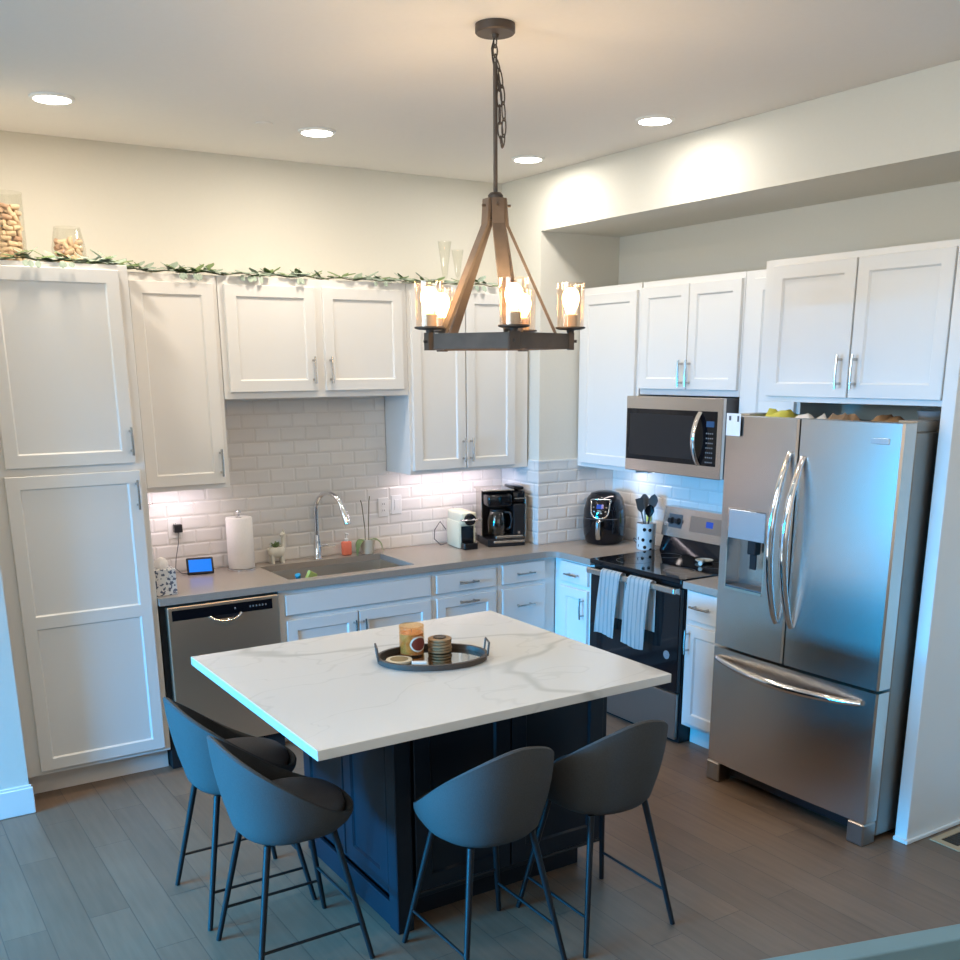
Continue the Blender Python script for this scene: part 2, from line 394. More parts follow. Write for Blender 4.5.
# baseboard on the left wall
bm = BM()
box(bm, -7.09, -3.745, -.776, -.7615, .001, .13, .003); box(bm, -7.09, -3.75, -.770, -.7615, .13, .142, .002)
struct('baseboard_left', bm, 'trim_white')

# backsplash
bm = BM(); box(bm, -3.055, -.612, -.010, -.0005, .9145, 1.394); box(bm, -2.538, -1.457, -.010, -.0005, 1.394, 1.849); struct('wall_tile_back', bm, 'tile_x')
bm = BM(); box(bm, -.610, -.6005, -.4155, -.010, .9145, 1.43); struct('wall_tile_column_side', bm, 'tile_y')
bm = BM(); box(bm, -.610, -.0105, -.425, -.4155, .9145, 1.43); struct('wall_tile_column_front', bm, 'tile_x')
bm = BM(); box(bm, -.614, -.0, -.4285, -.4155, 1.43, 1.44); box(bm, -.614, -.6005, -.4155, -.320, 1.43, 1.44); struct('trim_1', bm, 'trim_white')
bm = BM(); box(bm, -.010, -.0005, -2.18, -.425, .9145, 1.394); struct('wall_tile_right', bm, 'tile_y')

# ---------------------------------------------------------------- cabinets
def fr(axis, u, d, z): return Vector((u, -d, z)) if axis == 'y' else Vector((-d, u, z))
def fbox(bm, axis, u0, u1, d0, d1, z0, z1, bev=0):
    a = fr(axis, u0, d0, z0); b = fr(axis, u1, d1, z1); box(bm, a.x, b.x, a.y, b.y, z0, z1, bev)
def panel_door(bm, axis, u0, u1, d0, z0, z1, stile=.057, rails=(), th=.02, rec=.009, sl=.007):
    """shaker front: raised frame, small slope, recessed panel(s)"""
    u0, u1 = sorted((u0, u1)); ch = .0025
    V = lambda u, d, z: bm.verts.new(fr(axis, u, d, z))
    def ring(a, b, c, e, d): return [V(a, d, c), V(b, d, c), V(b, d, e), V(a, d, e)]
    def strip(A, B):
        for k in range(4): bm.faces.new((A[k], A[(k+1) % 4], B[(k+1) % 4], B[k]))
    back = ring(u0, u1, z0, z1, d0); side = ring(u0, u1, z0, z1, d0+th-ch); f0 = ring(u0+ch, u1-ch, z0+ch, z1-ch, d0+th)
    bm.faces.new(back); strip(back, side); strip(side, f0)
    if stile <= 0: bm.faces.new(f0); return
    cuts = [z0+stile] + [q for r in rails for q in (r-stile/2, r+stile/2)] + [z1-stile]
    a, b = u0+stile, u1-stile
    wins = [(cuts[i], cuts[i+1]) for i in range(0, len(cuts), 2)]
    cols = []
    for lo, hi in wins:
        R = ring(a, b, lo, hi, d0+th); cols.append(R)
        I = ring(a+sl, b-sl, lo+sl, hi-sl, d0+th-rec); strip(R, I); bm.faces.new(I)
    # frame faces around the windows
    bm.faces.new((f0[0], f0[1], cols[0][1], cols[0][0])); bm.faces.new((f0[3], f0[2], cols[-1][2], cols[-1][3]))
    for A, B in zip(cols, cols[1:]): bm.faces.new((A[3], A[2], B[1], B[0]))
    bm.faces.new([f0[0]]+[v for R in cols for v in (R[0], R[3])]+[f0[3]])
    bm.faces.new([f0[1]]+[v for R in cols for v in (R[1], R[2])]+[f0[2]])
def handle(parent, axis, u, z, length, d0, vertical=True):
    bm = BM(); h = length/2; so = .03
    if vertical:
        pts = [fr(axis, u, d0+so, z-h), fr(axis, u, d0+so+.004, z), fr(axis, u, d0+so, z+h)]
        posts = [(u, z-h+.02), (u, z+h-.02)]
    else:
        pts = [fr(axis, u-h, d0+so, z), fr(axis, u, d0+so+.004, z), fr(axis, u+h, d0+so, z)]
        posts = [(u-h+.02, z), (u+h-.02, z)]
    tube(bm, pts, .0058, 8)
    for a, c in posts: tube(bm, [fr(axis, a, d0-.001, c), fr(axis, a, d0+so+.001, c)], [.0065, .0045], 8)
    obj('handle', bm, 'nickel', parent, smooth=40)
def cabinet(name, label, cat, axis, u0, u1, d1, z0, z1, fronts, d0=.003, toe=None, hollow=False, back_d=None, mat_='cabinet_white', group=None):
    uc = (u0+u1)/2; loc = fr(axis, uc, d1/2, 0 if toe else z0)
    t = thing(name, label, cat, loc, group)
    bm = BM()
    if hollow:
        for a in ((u0, u0+.018, d0, d1, z0, z1), (u1-.018, u1, d0, d1, z0, z1), (u0+.018, u1-.018, d0, d1, z0, z0+.018), (u0+.018, u1-.018, d1-.019, d1, z0+.018, z1), (u0+.018, u1-.018, d0, d0+.01, z0+.018, z1)): fbox(bm, axis, *a)
    else: fbox(bm, axis, u0, u1, d0, d1, z0, z1, .0015)
    obj('body', bm, mat_, t)
    if toe:
        bm = BM(); fbox(bm, axis, u0+.001*(1 if u0 < u1 else -1), u1, d0, d1-.07, .0005, z0-.0005); obj('toe_kick', bm, mat_, t)
    for f in fronts:
        kind, a, b, c, e = f[:5]; hd = f[5] if len(f) > 5 else None; rails = f[6] if len(f) > 6 else ()
        bm = BM(); slab = kind.endswith('!')
        panel_door(bm, axis, a, b, d1+.0005, c, e, stile=0 if slab else (.057 if (e-c) > .22 else .04), rails=rails)
        o = obj(kind.rstrip('!'), bm, mat_, t)
        if hd:
            hu, hz, hl, vert = hd; handle(o, axis, hu, hz, hl, d1+.0205, vert)
    return t

cabinet('pantry_cabinet', 'tall white two-door pantry cabinet at the left end, reaching from floor to cabinet tops', 'cabinet', 'y', -3.745, -3.058, .61, .115, 2.46,
    [('door', -3.672, -3.103, 1.577, 2.437, (-3.118, 1.68, .13, True)), ('door', -3.682, -3.088, .138, 1.542, (-3.112, 1.43, .14, True), (.865,))], toe=True)
cabinet('wall_cabinet', 'narrow single-door white wall cabinet hung beside the tall pantry', 'cabinet', 'y', -3.053, -2.545, .31, 1.395, 2.46,
    [('door', -2.985, -2.572, 1.42, 2.42, (-2.594, 1.53, .14, True))])
cabinet('wall_cabinet', 'short wide two-door white wall cabinet above the sink', 'cabinet', 'y', -2.542, -1.456, .31, 1.85, 2.46,
    [('door', -2.512, -2.020, 1.885, 2.42, (-2.045, 1.995, .14, True)), ('door', -1.972, -1.492, 1.885, 2.42, (-1.945, 1.995, .14, True))])
cabinet('wall_cabinet', 'tall two-door white wall cabinet above the coffee machines', 'cabinet', 'y', -1.453, -.616, .31, 1.395, 2.46,
    [('door', -1.434, -1.078, 1.417, 2.42, (-1.100, 1.525, .14, True)), ('door', -1.070, -.722, 1.417, 2.42, (-1.047, 1.525, .14, True))])
cabinet('wall_cabinet', 'single-door white wall cabinet above the air fryer, left of the microwave', 'cabinet', 'x', -.430, -.990, .31, 1.395, 2.46,
    [('door', -.476, -.970, 1.42, 2.42)])
cabinet('wall_cabinet', 'small two-door white wall cabinet directly over the microwave', 'cabinet', 'x', -1.003, -1.772, .31, 1.846, 2.46,
    [('door', -1.012, -1.390, 1.878, 2.428, (-1.364, 1.965, .14, True)), ('door', -1.396, -1.764, 1.878, 2.428, (-1.422, 1.965, .14, True))])
cabinet('wall_cabinet', 'narrow white wall cabinet between the microwave and the refrigerator', 'cabinet', 'x', -1.774, -2.172, .31, 1.395, 2.46,
    [('door', -1.85, -2.15, 1.42, 2.42)])
cabinet('fridge_cabinet', 'deep two-door white wall cabinet above the refrigerator', 'cabinet', 'x', -2.176, -3.138, .61, 1.842, 2.46,
    [('door', -2.236, -2.682, 1.866, 2.433, (-2.645, 1.975, .14, True)), ('door', -2.690, -3.128, 1.866, 2.433, (-2.722, 1.975, .14, True))])
t = thing('end_panel', 'full height white panel closing the cabinets beside the refrigerator', 'panel', (-.32, -3.17, 0))
bm = BM(); box(bm, -.64, -.002, -3.20, -3.142, .0005, 2.46, .002); obj('panel', bm, 'cabinet_white', t)
bm = BM(); box(bm, -.653, -.002, -3.213, -3.2005, .0005, .02, .003); box(bm, -.653, -.6405, -3.2, -3.142, .0005, .02, .003); obj('shoe_moulding', bm, 'trim_white', t)

# base run along the back wall
cabinet('sink_base_cabinet', 'white sink base cabinet with false drawer front and two doors', 'cabinet', 'y', -2.428, -1.497, .61, .115, .8755,
    [('drawer_front!', -2.396, -1.513, .735, .846), ('door', -2.396, -1.980, .135, .706, (-2.005, .60, .13, True)), ('door', -1.970, -1.513, .135, .706, (-1.945, .60, .13, True))], toe=True, hollow=True)
cabinet('drawer_cabinet', 'white base cabinet with stacked drawers between the sink base and the corner', 'cabinet', 'y', -1.495, -1.042, .61, .115, .8755,
    [('drawer!', -1.473, -1.064, .738, .846, (-1.268, .79, .13, False)), ('drawer', -1.473, -1.064, .43, .708, (-1.268, .675, .13, False)), ('drawer', -1.473, -1.064, .135, .405, (-1.268, .36, .13, False))], toe=True)
cabinet('drawer_cabinet', 'white base cabinet with flat drawers in the corner below the coffee maker', 'cabinet', 'y', -1.040, -.612, .61, .115, .8755,
    [('drawer!', -1.014, -.702, .738, .856, (-.860, .795, .13, False)), ('drawer!', -1.014, -.702, .43, .708, (-.860, .60, .13, False)), ('drawer!', -1.014, -.702, .135, .405, (-.860, .33, .13, False))], toe=True)
cabinet('base_cabinet', 'narrow white base cabinet with drawer and door, left of the range', 'cabinet', 'x', -.6125, -.996, .61, .115, .8755,
    [('drawer!', -.690, -.955, .735, .860, (-.825, .790, .12, False)), ('door', -.690, -.955, .135, .706, (-.925, .60, .13, True))], toe=True)
cabinet('base_cabinet', 'narrow white base cabinet with drawer and door between the range and the refrigerator', 'cabinet', 'x', -1.772, -2.172, .61, .115, .8755,
    [('drawer!', -1.800, -2.14, .712, .868, (-1.905, .790, .13, False)), ('door', -1.800, -2.14, .138, .684, (-1.822, .595, .13, True))], toe=True)

# countertops
def slab(bm, cells_x, cells_y, keep, z0, z1):
    nx, ny = len(cells_x), len(cells_y); V = {}
    def vert(i, j, z): 
        k = (i, j, z)
        if k not in V: V[k] = bm.verts.new((cells_x[i], cells_y[j], z))
        return V[k]
    K = {(i, j) for i in range(nx-1) for j in range(ny-1) if keep((cells_x[i]+cells_x[i+1])/2, (cells_y[j]+cells_y[j+1])/2)}
    for i, j in K:
        for z in (z0, z1): bm.faces.new([vert(i, j, z), vert(i+1, j, z), vert(i+1, j+1, z), vert(i, j+1, z)])
        for (a, b), nb in ((((i, j), (i+1, j)), (i, j-1)), (((i+1, j), (i+1, j+1)), (i+1, j)), (((i+1, j+1), (i, j+1)), (i, j+1)), (((i, j+1), (i, j)), (i-1, j))):
            if nb not in K: bm.faces.new([vert(*a, z0), vert(*b, z0), vert(*b, z1), vert(*a, z1)])
SX0, SX1, SY0, SY1 = -2.345, -1.575, -.560, -.125
bm = BM()
slab(bm, [-3.056, SX0, SX1, -.645, -.612, -.0015], [-.9985, -.645, SY0, -.427, SY1, -.0015],
     lambda x, y: ((y > -.645 or x > -.645) and not (SX0 < x < SX1 and SY0 < y < SY1) and not (x > -.612 and y > -.427)), .876, .9135)
R = .09; arc = [(-.645-R+R*math.sin(a), -.645-R+R*math.cos(a)) for a in [PI/2*k/8 for k in range(9)]]
prism(bm, [(-.6449, -.6449)]+arc, .876, .9135)
tag(obj('countertop', bm, 'counter_quartz', origin=(-1.8, -.3, .876)), 'long grey-beige quartz countertop running from the pantry round the corner to the range', 'countertop')
bm = BM(); box(bm, -.645, -.0015, -2.174, -1.771, .876, .9135, .002)
tag(obj('countertop', bm, 'counter_quartz', origin=(-.3, -1.97, .876)), 'short grey-beige countertop piece between the range and the refrigerator', 'countertop')

# sink
t = thing('sink', 'rectangular stainless steel undermount sink in the back countertop', 'sink', (-1.96, -.34, .876))
bm = BM(); dp = .21
o4 = [(SX0+.001, SY0+.001), (SX1-.001, SY0+.001), (SX1-.001, SY1-.001), (SX0+.001, SY1-.001)]
i4 = [(SX0+.02, SY0+.02), (SX1-.02, SY0+.02), (SX1-.02, SY1-.02), (SX0+.02, SY1-.02)]
A = [bm.verts.new((x, y, .878)) for x, y in o4]; B = [bm.verts.new((x, y, .885-dp)) for x, y in i4]; C = [bm.verts.new((x, y, .878)) for x, y in [(a-.004*(1 if a < -2 else -1), b-.0) for a, b in o4]]
for k in range(4): bm.faces.new((A[k], A[(k+1) % 4], B[(k+1) % 4], B[k]))
bm.faces.new(B)
bmesh.ops.delete(bm, geom=C, context='VERTS')
bmesh.ops.solidify(bm, geom=bm.faces[:], thickness=-.002)
obj('basin', bm, 'steel_sink', t)
bm = BM(); lathe(bm, [(0, .679), (.03, .679), (.045, .682), (.045, .677), (0, .677)], (-1.96, -.30, 0)); obj('drain', bm, 'chrome', t, smooth=40)

# dishwasher
t = thing('dishwasher', 'stainless steel dishwasher under the counter beside the pantry', 'dishwasher', (-2.74, -.3, 0))
bm = BM(); box(bm, -3.050, -2.434, -.598, -.02, .002, .874); obj('tub_housing', bm, 'dark_gap', t)
bm = BM(); box(bm, -3.022, -2.438, -.638, -.5985, .095, .862, .006, 2)
dw = obj('door', bm, 'dish_steel', t)
bm = BM(); box(bm, -3.000, -2.475, -.6395, -.6384, .790, .843); cp = obj('control_panel', bm, 'black_gloss', t)
for xk in [-2.60+.017*k for k in range(6)]+[-2.68]:
    bm = BM(); box(bm, xk, xk+.008, -.6400, -.6396, .812, .822); obj('button', bm, 'rubber_grey', cp)
bm = BM()
pts = [(-2.81+.165*k/10, -.640-.017*math.sin(PI*k/10)**.6, .79-.030*math.sin(PI*k/10)**.7) for k in range(11)]
tube(bm, pts, .009, 8); obj('handle', bm, 'chrome', t, smooth=50)
bm = BM(); box(bm, -2.805, -2.65, -.6400, -.6385, .772, .790); obj('handle_pocket', bm, 'black_plastic', t)

# ---------------------------------------------------------------- range
t = thing('range_oven', 'freestanding electric range with black glass door and steel backguard', 'oven', (-.35, -1.384, 0))
RY0, RY1 = -1.004, -1.766
bm = BM(); box(bm, -.615, -.012, RY1, RY0, .002, .893); obj('body', bm, 'black_plastic', t)
bm = BM(); box(bm, -.652, -.10, RY1-.002, RY0+.002, .8935, .921, .006, 2); ct = obj('cooktop', bm, 'black_gloss', t)
for cx, cy, r in ((-.22, -1.20, .075), (-.22, -1.57, .095), (-.48, -1.20, .105), (-.48, -1.57, .085)):
    bm = BM()
    for rr in (r,): lathe(bm, [(rr-.0015, .9212), (rr+.0015, .9212), (rr+.0015, .9216), (rr-.0015, .9216)], (cx, cy, 0), 32, True)
    obj('burner_ring', bm, 'dark_grey', ct)
bm = BM(); box(bm, -.648, -.6155, RY1+.006, RY0-.006, .292, .868, .004); od = obj('oven_door', bm, 'black_gloss', t)
bm = BM(); box(bm, -.6505, -.6485, RY1+.008, RY0-.008, .838, .867); obj('door_trim', bm, 'steel', od)
bm = BM(); lathe(bm, [(0, 0), (.024, 0), (.024, .0015), (0, .0015)], (0, 0, 0), 24)
bmesh.ops.transform(bm, matrix=Matrix.Translation((-.6482, -1.675, .492)) @ Matrix.Rotation(-PI/2, 4, 'Y'), verts=bm.verts); obj('round_badge', bm, 'badge_silver', od)
bm = BM(); box(bm, -.693, -.668, -1.756, -1.020, .842, .876, .007, 2)
box(bm, -.676, -.649, -1.756, -1.728, .848, .872); box(bm, -.676, -.649, -1.048, -1.020, .848, .872); obj('door_handle', bm, 'steel', od)
bm = BM(); box(bm, -.642, -.6155, RY1+.012, RY0-.012, .022, .284, .004); obj('storage_drawer', bm, 'steel_dark', t)
# backguard: black slanted lower part, steel panel with knobs and display
bm = BM()
a = [(-.012, .921), (-.115, .921), (-.085, 1.01), (-.012, 1.01)]
for y in (RY1, RY0): pass
va = [bm.verts.new((x, RY1+.004, z)) for x, z in a]; vb = [bm.verts.new((x, RY0-.004, z)) for x, z in a]
for k in range(4): bm.faces.new((va[k], va[(k+1) % 4], vb[(k+1) % 4], vb[k]))
bm.faces.new(va); bm.faces.new(vb[::-1]); obj('lower_backguard', bm, 'black_gloss', t)
bm = BM()
a = [(-.012, 1.0105), (-.100, 1.0105), (-.075, 1.185), (-.012, 1.185)]
va = [bm.verts.new((x, RY1, z)) for x, z in a]; vb = [bm.verts.new((x, RY0, z)) for x, z in a]
for k in range(4): bm.faces.new((va[k], va[(k+1) % 4], vb[(k+1) % 4], vb[k]))
bm.faces.new(va); bm.faces.new(vb[::-1]); bg = obj('control_backguard', bm, 'steel', t)
def on_guard(y, z, off=.001): return Vector((-.100+(z-1.0105)/.1745*.025-off, y, z))
def guard_plate(bm, y0, y1, z0, z1, th=.002):
    A = [on_guard(y, z, .0003) for y, z in ((y0, z0), (y1, z0), (y1, z1), (y0, z1))]; n = Vector((-1, 0, .14)).normalized()
    p = [bm.verts.new(q) for q in A]; q2 = [bm.verts.new(q+n*th) for q in A]
    for k in range(4): bm.faces.new((p[k], p[(k+1) % 4], q2[(k+1) % 4], q2[k]))
    bm.faces.new(p); bm.faces.new(q2)
def knob(y):
    bm = BM(); lathe(bm, [(0, .003), (.021, .003), (.021, .007), (.016, .012), (.015, .027), (0, .028)], n=20)
    q = Vector((-1, 0, .14)).to_track_quat('Z', 'Y').to_matrix().to_4x4(); q.translation = on_guard(y, 1.105, 0)
    bmesh.ops.transform(bm, matrix=q, verts=bm.verts); obj('knob', bm, 'black_plastic', bg, smooth=35)
bm = BM(); guard_plate(bm, -1.055, -1.165, 1.065, 1.145); obj('knob_plate', bm, 'dark_grey', bg)
bm = BM(); guard_plate(bm, -1.605, -1.715, 1.065, 1.145); obj('knob_plate', bm, 'dark_grey', bg)
for y in (-1.082, -1.138, -1.632, -1.688): knob(y)
bm = BM(); guard_plate(bm, -1.235, -1.530, 1.060, 1.150); dp_ = obj('display_panel', bm, 'steel_dark', bg)
bm = BM(); guard_plate(bm, -1.365, -1.420, 1.095, 1.130, .004); obj('clock_display', bm, 'led_blue', dp_)

# dish towels over the oven handle
def dish_towel(y0, y1, ztop, zbot, label, skew=0.0, matname='towel_stripe', ph=0.):
    bm = BM(); NU, NV = 18, 22; rows = []
    path = []
    for j in range(NV+1):           # back hem, over the bar, front hem
        s = j/NV
        if s < .30: path.append((-.6595, zbot+.10+(ztop-.012-zbot-.10)*s/.30))
        elif s < .42:
            a = PI*(s-.30)/.12; path.append((-.6805+.021*math.cos(a)*1.0, ztop-.010+.016*math.sin(a)))
        else:
            q = (s-.42)/.58; path.append((-.7020-.010*math.sin(q*PI*.6), ztop-.010-(ztop-.010-zbot)*q))
    for j, (x, z) in enumerate(path):
        q = max(0, (ztop-z)/(ztop-zbot)); front = j/NV > .36
        row = []
        for i in range(NU+1):
            u = i/NU; y = y0+(y1-y0)*u + skew*q*(1 if front else .0)
            wv = .006*math.sin(u*4.2*PI+ph+1.2*q)*min(1, q*2.5+.15) if front else .0015*math.sin(u*9+ph)
            row.append(bm.verts.new((x-abs(wv) if front else x+wv*.3, y, z+(.006*math.sin(u*5+ph)*q if front else 0))))
        rows.append(row)
    for a, b in zip(rows, rows[1:]):
        for i in range(NU): bm.faces.new((a[i], a[i+1], b[i+1], b[i]))
    bmesh.ops.solidify(bm, geom=bm.faces[:], thickness=.0025)
    tag(obj('dish_towel', bm, matname, smooth=60, origin=(-.68, (y0+y1)/2, ztop)), label, 'towel')
dish_towel(-1.165, -1.335, .886, .515, 'pale striped dish towel on the oven handle, the left one of the two', .03)
dish_towel(-1.400, -1.585, .886, .500, 'pale striped dish towel on the oven handle, right one and hanging lower', .03, ph=1.4)
bm = BM()
lathe(bm, [(0, .9225), (.035, .9225), (.052, .935), (.050, .937), (.033, .927), (0, .927)], (-.20, -1.475, 0), 24)
tube(bm, [(-.235, -1.50, .934), (-.275, -1.53, .936), (-.305, -1.55, .937)], [.012, .010, .012], 8)
tag(obj('spoon_rest', bm, 'ceramic', smooth=50, origin=(-.2, -1.475, .9225)), 'small white ceramic spoon rest lying on the black cooktop', 'spoon rest')

# ---------------------------------------------------------------- microwave
t = thing('microwave', 'stainless steel over-the-range microwave with dark window and curved handle', 'microwave', (-.2, -1.385, 1.422))
bm = BM(); box(bm, -.375, -.012, -1.753, -0.995, 1.424, 1.838); obj('housing', bm, 'dark_grey', t)
bm = BM(); box(bm, -.400, -.3755, -1.753, -0.995, 1.422, 1.840, .003); md = obj('door', bm, 'steel', t)
bm = BM(); box(bm, -.4025, -.4005, -1.715, -1.005, 1.488, 1.772); obj('dark_face', bm, 'black_gloss', md)
bm = BM(); box(bm, -.4035, -.4027, -1.542, -1.032, 1.515, 1.745); obj('window', bm, 'black_plastic', md)
bm = BM()
pts = [(-.402-.048*math.sin(PI*k/14)**.8, -1.591, 1.490+.275*k/14) for k in range(15)]
tube(bm, pts, .013, 10, flat=(.016, .009)); obj('handle', bm, 'chrome', md, smooth=50)
bm = BM(); box(bm, -.4035, -.4027, -1.699, -1.642, 1.692, 1.722); obj('display', bm, 'denim', md)
bm = BM()
for i in range(4):
    for j in range(7): box(bm, -.4032, -.4027, -1.693+.014*i, -1.685+.014*i, 1.505+.025*j, 1.512+.025*j)
obj('keypad', bm, 'rubber_grey', md)
bm = BM(); box(bm, -.36, -.05, -1.74, -1.03, 1.4215, 1.4235); obj('vent_grille', bm, 'black_plastic', t)

# ---------------------------------------------------------------- refrigerator
FY0, FY1 = -2.186, -3.118
t = thing('refrigerator', 'stainless steel french door refrigerator with water dispenser and bottom freezer', 'refrigerator', (-.45, -2.652, 0))
bm = BM(); box(bm, -.742, -.03, FY1, FY0, .03, 1.745, .004); obj('case', bm, 'steel_side', t)
def bulge(y):
    q = (y-(FY0+FY1)/2)/((FY0-FY1)/2); return .014*(1-q*q)
def bowed(bm, ya, yb, za, zb, hole=None, d0=.746, d1=.824):
    """door slab with a gently bowed front; hole=(y0, y1, z0, z1) is left open"""
    ya, yb = sorted((ya, yb)); ys = [ya+(yb-ya)*k/14 for k in range(15)]; zs = [za, zb]
    if hole:
        h = sorted(hole[:2]); ys = sorted([y for y in ys if abs(y-h[0]) > .012 and abs(y-h[1]) > .012]+h); zs = [za, hole[2], hole[3], zb]
    e = .008
    def X(y): 
        edge = min(y-ya, yb-y); return -(d1+bulge(y)-(e if edge < 1e-6 else 0))
    ys = [ys[0], ys[0]+e]+ys[1:-1]+[ys[-1]-e, ys[-1]]
    G = [[bm.verts.new((X(y), y, z)) for y in ys] for z in zs]
    Bk = [[bm.verts.new((-d0, y, z)) for y in ys] for z in (za, zb)]
    for j in range(len(zs)-1):
        for i in range(len(ys)-1):
            if hole and hole[2] <= (zs[j]+zs[j+1])/2 <= hole[3] and h[0] <= (ys[i]+ys[i+1])/2 <= h[1]: continue
            bm.faces.new((G[j][i], G[j][i+1], G[j+1][i+1], G[j+1][i]))
    for i in range(len(ys)-1):
        bm.faces.new((G[0][i], G[0][i+1], Bk[0][i+1], Bk[0][i])); bm.faces.new((G[-1][i], G[-1][i+1], Bk[1][i+1], Bk[1][i])); bm.faces.new((Bk[0][i], Bk[0][i+1], Bk[1][i+1], Bk[1][i]))
    for i in (0, -1): bm.faces.new([G[j][i] for j in range(len(zs))]+[Bk[1][i], Bk[0][i]])
DH = (-2.478, -2.237, .985, 1.370)
bm = BM(); bowed(bm, FY0, -2.618, .702, 1.782, DH); ld = obj('door', bm, 'steel', t, smooth=30)
bm = BM(); bowed(bm, -2.626, FY1, .702, 1.782); rd = obj('door', bm, 'steel', t, smooth=30)
bm = BM(); bowed(bm, FY0, FY1, .105, .688); fd = obj('freezer_drawer', bm, 'steel', t, smooth=30)
def fridge_handle(p0, p1, bow, parent, side):
    bm = BM(); p0, p1 = Vector(p0), Vector(p1); pts = []
    for k in range(21):
        s = k/20; b_ = math.sin(PI*s)**.75; pts.append(p0.lerp(p1, s)+Vector((-bow*b_-.004, 0, 0))+Vector(side)*math.sin(PI*s))
    rr = [.012+.007*math.sin(PI*k/20) for k in range(21)]
    tube(bm, pts, rr, 12); obj('handle', bm, 'chrome', parent, smooth=50)
fridge_handle((-.838, -2.588, 1.640), (-.838, -2.574, .885), .070, ld, (0, .012, 0))
fridge_handle((-.838, -2.660, 1.625), (-.838, -2.662, .880), .070, rd, (0, .012, 0))
fridge_handle((-.831, -2.225, .640), (-.831, -3.050, .632), .075, fd, (0, 0, -.012))
# dispenser: upper touch panel, recessed bay with paddle and tray
xf = -(.824+bulge(-2.36))
bm = BM()
box(bm, xf+.10, xf+.106, DH[0], DH[1], DH[2], DH[3]); box(bm, xf+.001, xf+.10, DH[0]+.0005, DH[0]+.008, DH[2], DH[3]); box(bm, xf+.004, xf+.10, DH[1]-.008, DH[1]-.0005, DH[2], DH[3])
box(bm, xf+.001, xf+.10, DH[0]+.008, DH[1]-.008, DH[3]-.006, DH[3]); box(bm, xf-.002, xf+.10, DH[0]+.008, DH[1]-.008, DH[2], DH[2]+.012)
ds = obj('dispenser_bay', bm, 'chrome', ld)
bm = BM(); box(bm, xf-.001, xf+.03, DH[0]+.010, DH[1]-.010, 1.228, DH[3]-.008, .002); obj('touch_panel', bm, 'badge_silver', ds)
bm = BM(); box(bm, xf+.02, xf+.06, -2.40, -2.35, 1.16, 1.2275, .004); box(bm, xf+.035, xf+.045, -2.395, -2.355, 1.09, 1.16, .003); obj('paddle', bm, 'black_plastic', ds)
bm = BM(); box(bm, xf+.004, xf+.095, DH[0]+.012, DH[1]-.012, .998, 1.004); obj('drip_tray', bm, 'dark_grey', ds)
xb = -(.824+bulge(-3.02))
bm = BM(); box(bm, xb-.002, xb+.006, -3.062, -2.975, 1.700, 1.724, .002); obj('brand_badge', bm, 'badge_silver', rd)
# hinge covers, grille, feet
for y0_, y1_ in ((FY0-.002, FY0-.07), (FY1+.002, FY1+.09)):
    bm = BM(); box(bm, -.744, -.60, y0_, y1_, 1.7455, 1.790, .004); obj('hinge_cover', bm, 'steel_side', t)
bm = BM(); box(bm, -.765, -.743, FY1+.10, FY0-.10, .03, .100, .003); obj('toe_grille', bm, 'black_plastic', t)
for y0_, y1_ in ((FY0, FY0-.085), (FY1, FY1+.085)):
    bm = BM(); box(bm, -.830, -.743, y0_, y1_, .0005, .100, .006); obj('foot', bm, 'steel_dark', t)
bm = BM(); box(bm, -.60, -.10, FY1+.02, FY1+.10, .0005, .0298); obj('roller', bm, 'black_plastic', t)
bm = BM(); box(bm, -.60, -.10, FY0-.02, FY0-.10, .0005, .0298); obj('roller', bm, 'black_plastic', t)
# card on the fridge door
xm = -(.824+bulge(-2.215))
bm = BM()
for k in range(1): box(bm, -.8110, -.8095, -2.292, -2.196, 1.694, 1.794)
cd_ = obj('note_card', bm, 'paper', origin=(-.81, -2.245, 1.69)); 
cd_.rotation_euler = (0, 0, math.radians(-6)); cd_.location.x = -.8345
tag(cd_, 'small white printed card stuck to the top left corner of the refrigerator', 'card')
bm = BM(); box(bm, -.8122, -.8112, -2.228, -2.214, 1.762, 1.782); box(bm, -.8122, -.8112, -2.282, -2.270, 1.758, 1.784); o_ = obj('printed_marks', bm, 'dark_grey', cd_)

# things on top of the refrigerator
ftop = 1.746
def crumple(name, label, cat, x0, x1, y0, y1, z, h, mm, seed, rot=0):
    rnd = random.Random(seed); bm = BM(); nx, ny = 7, 8; g = []
    for i in range(nx+1):
        r = []
        for j in range(ny+1):
            u, v = i/nx, j/ny; e = min(1, 4*min(u, 1-u), 4*min(v, 1-v))
            r.append(bm.verts.new((x0+(x1-x0)*u+rnd.uniform(-.006, .006), y0+(y1-y0)*v+rnd.uniform(-.006, .006), z+.004+h*(.35+.65*rnd.random())*e)))
        g.append(r)
    for i in range(nx):
        for j in range(ny): bm.faces.new((g[i][j], g[i+1][j], g[i+1][j+1], g[i][j+1]))
    r = bmesh.ops.extrude_face_region(bm, geom=bm.faces[:]); vs = [q for q in r['geom'] if isinstance(q, bmesh.types.BMVert)]
    for v in vs: v.co.z = z+.0008
    c = ((x0+x1)/2, (y0+y1)/2, z)
    tag(obj(name, bm, mm, smooth=60, origin=c), label, cat)
crumple('snack_bag', 'yellow snack bag lying on top of the refrigerator at its left end', 'bag', -.72, -.50, -2.40, -2.262, ftop, .065, 'yellow', 1)
crumple('paper_bag', 'crumpled pale paper bag on top of the refrigerator beside the yellow bag', 'bag', -.72, -.52, -2.60, -2.42, ftop, .050, 'paper', 2)
crumple('paper_bag', 'small brown paper bag in the middle of the refrigerator top', 'bag', -.73, -.56, -2.76, -2.64, ftop, .060, 'cardboard', 3)
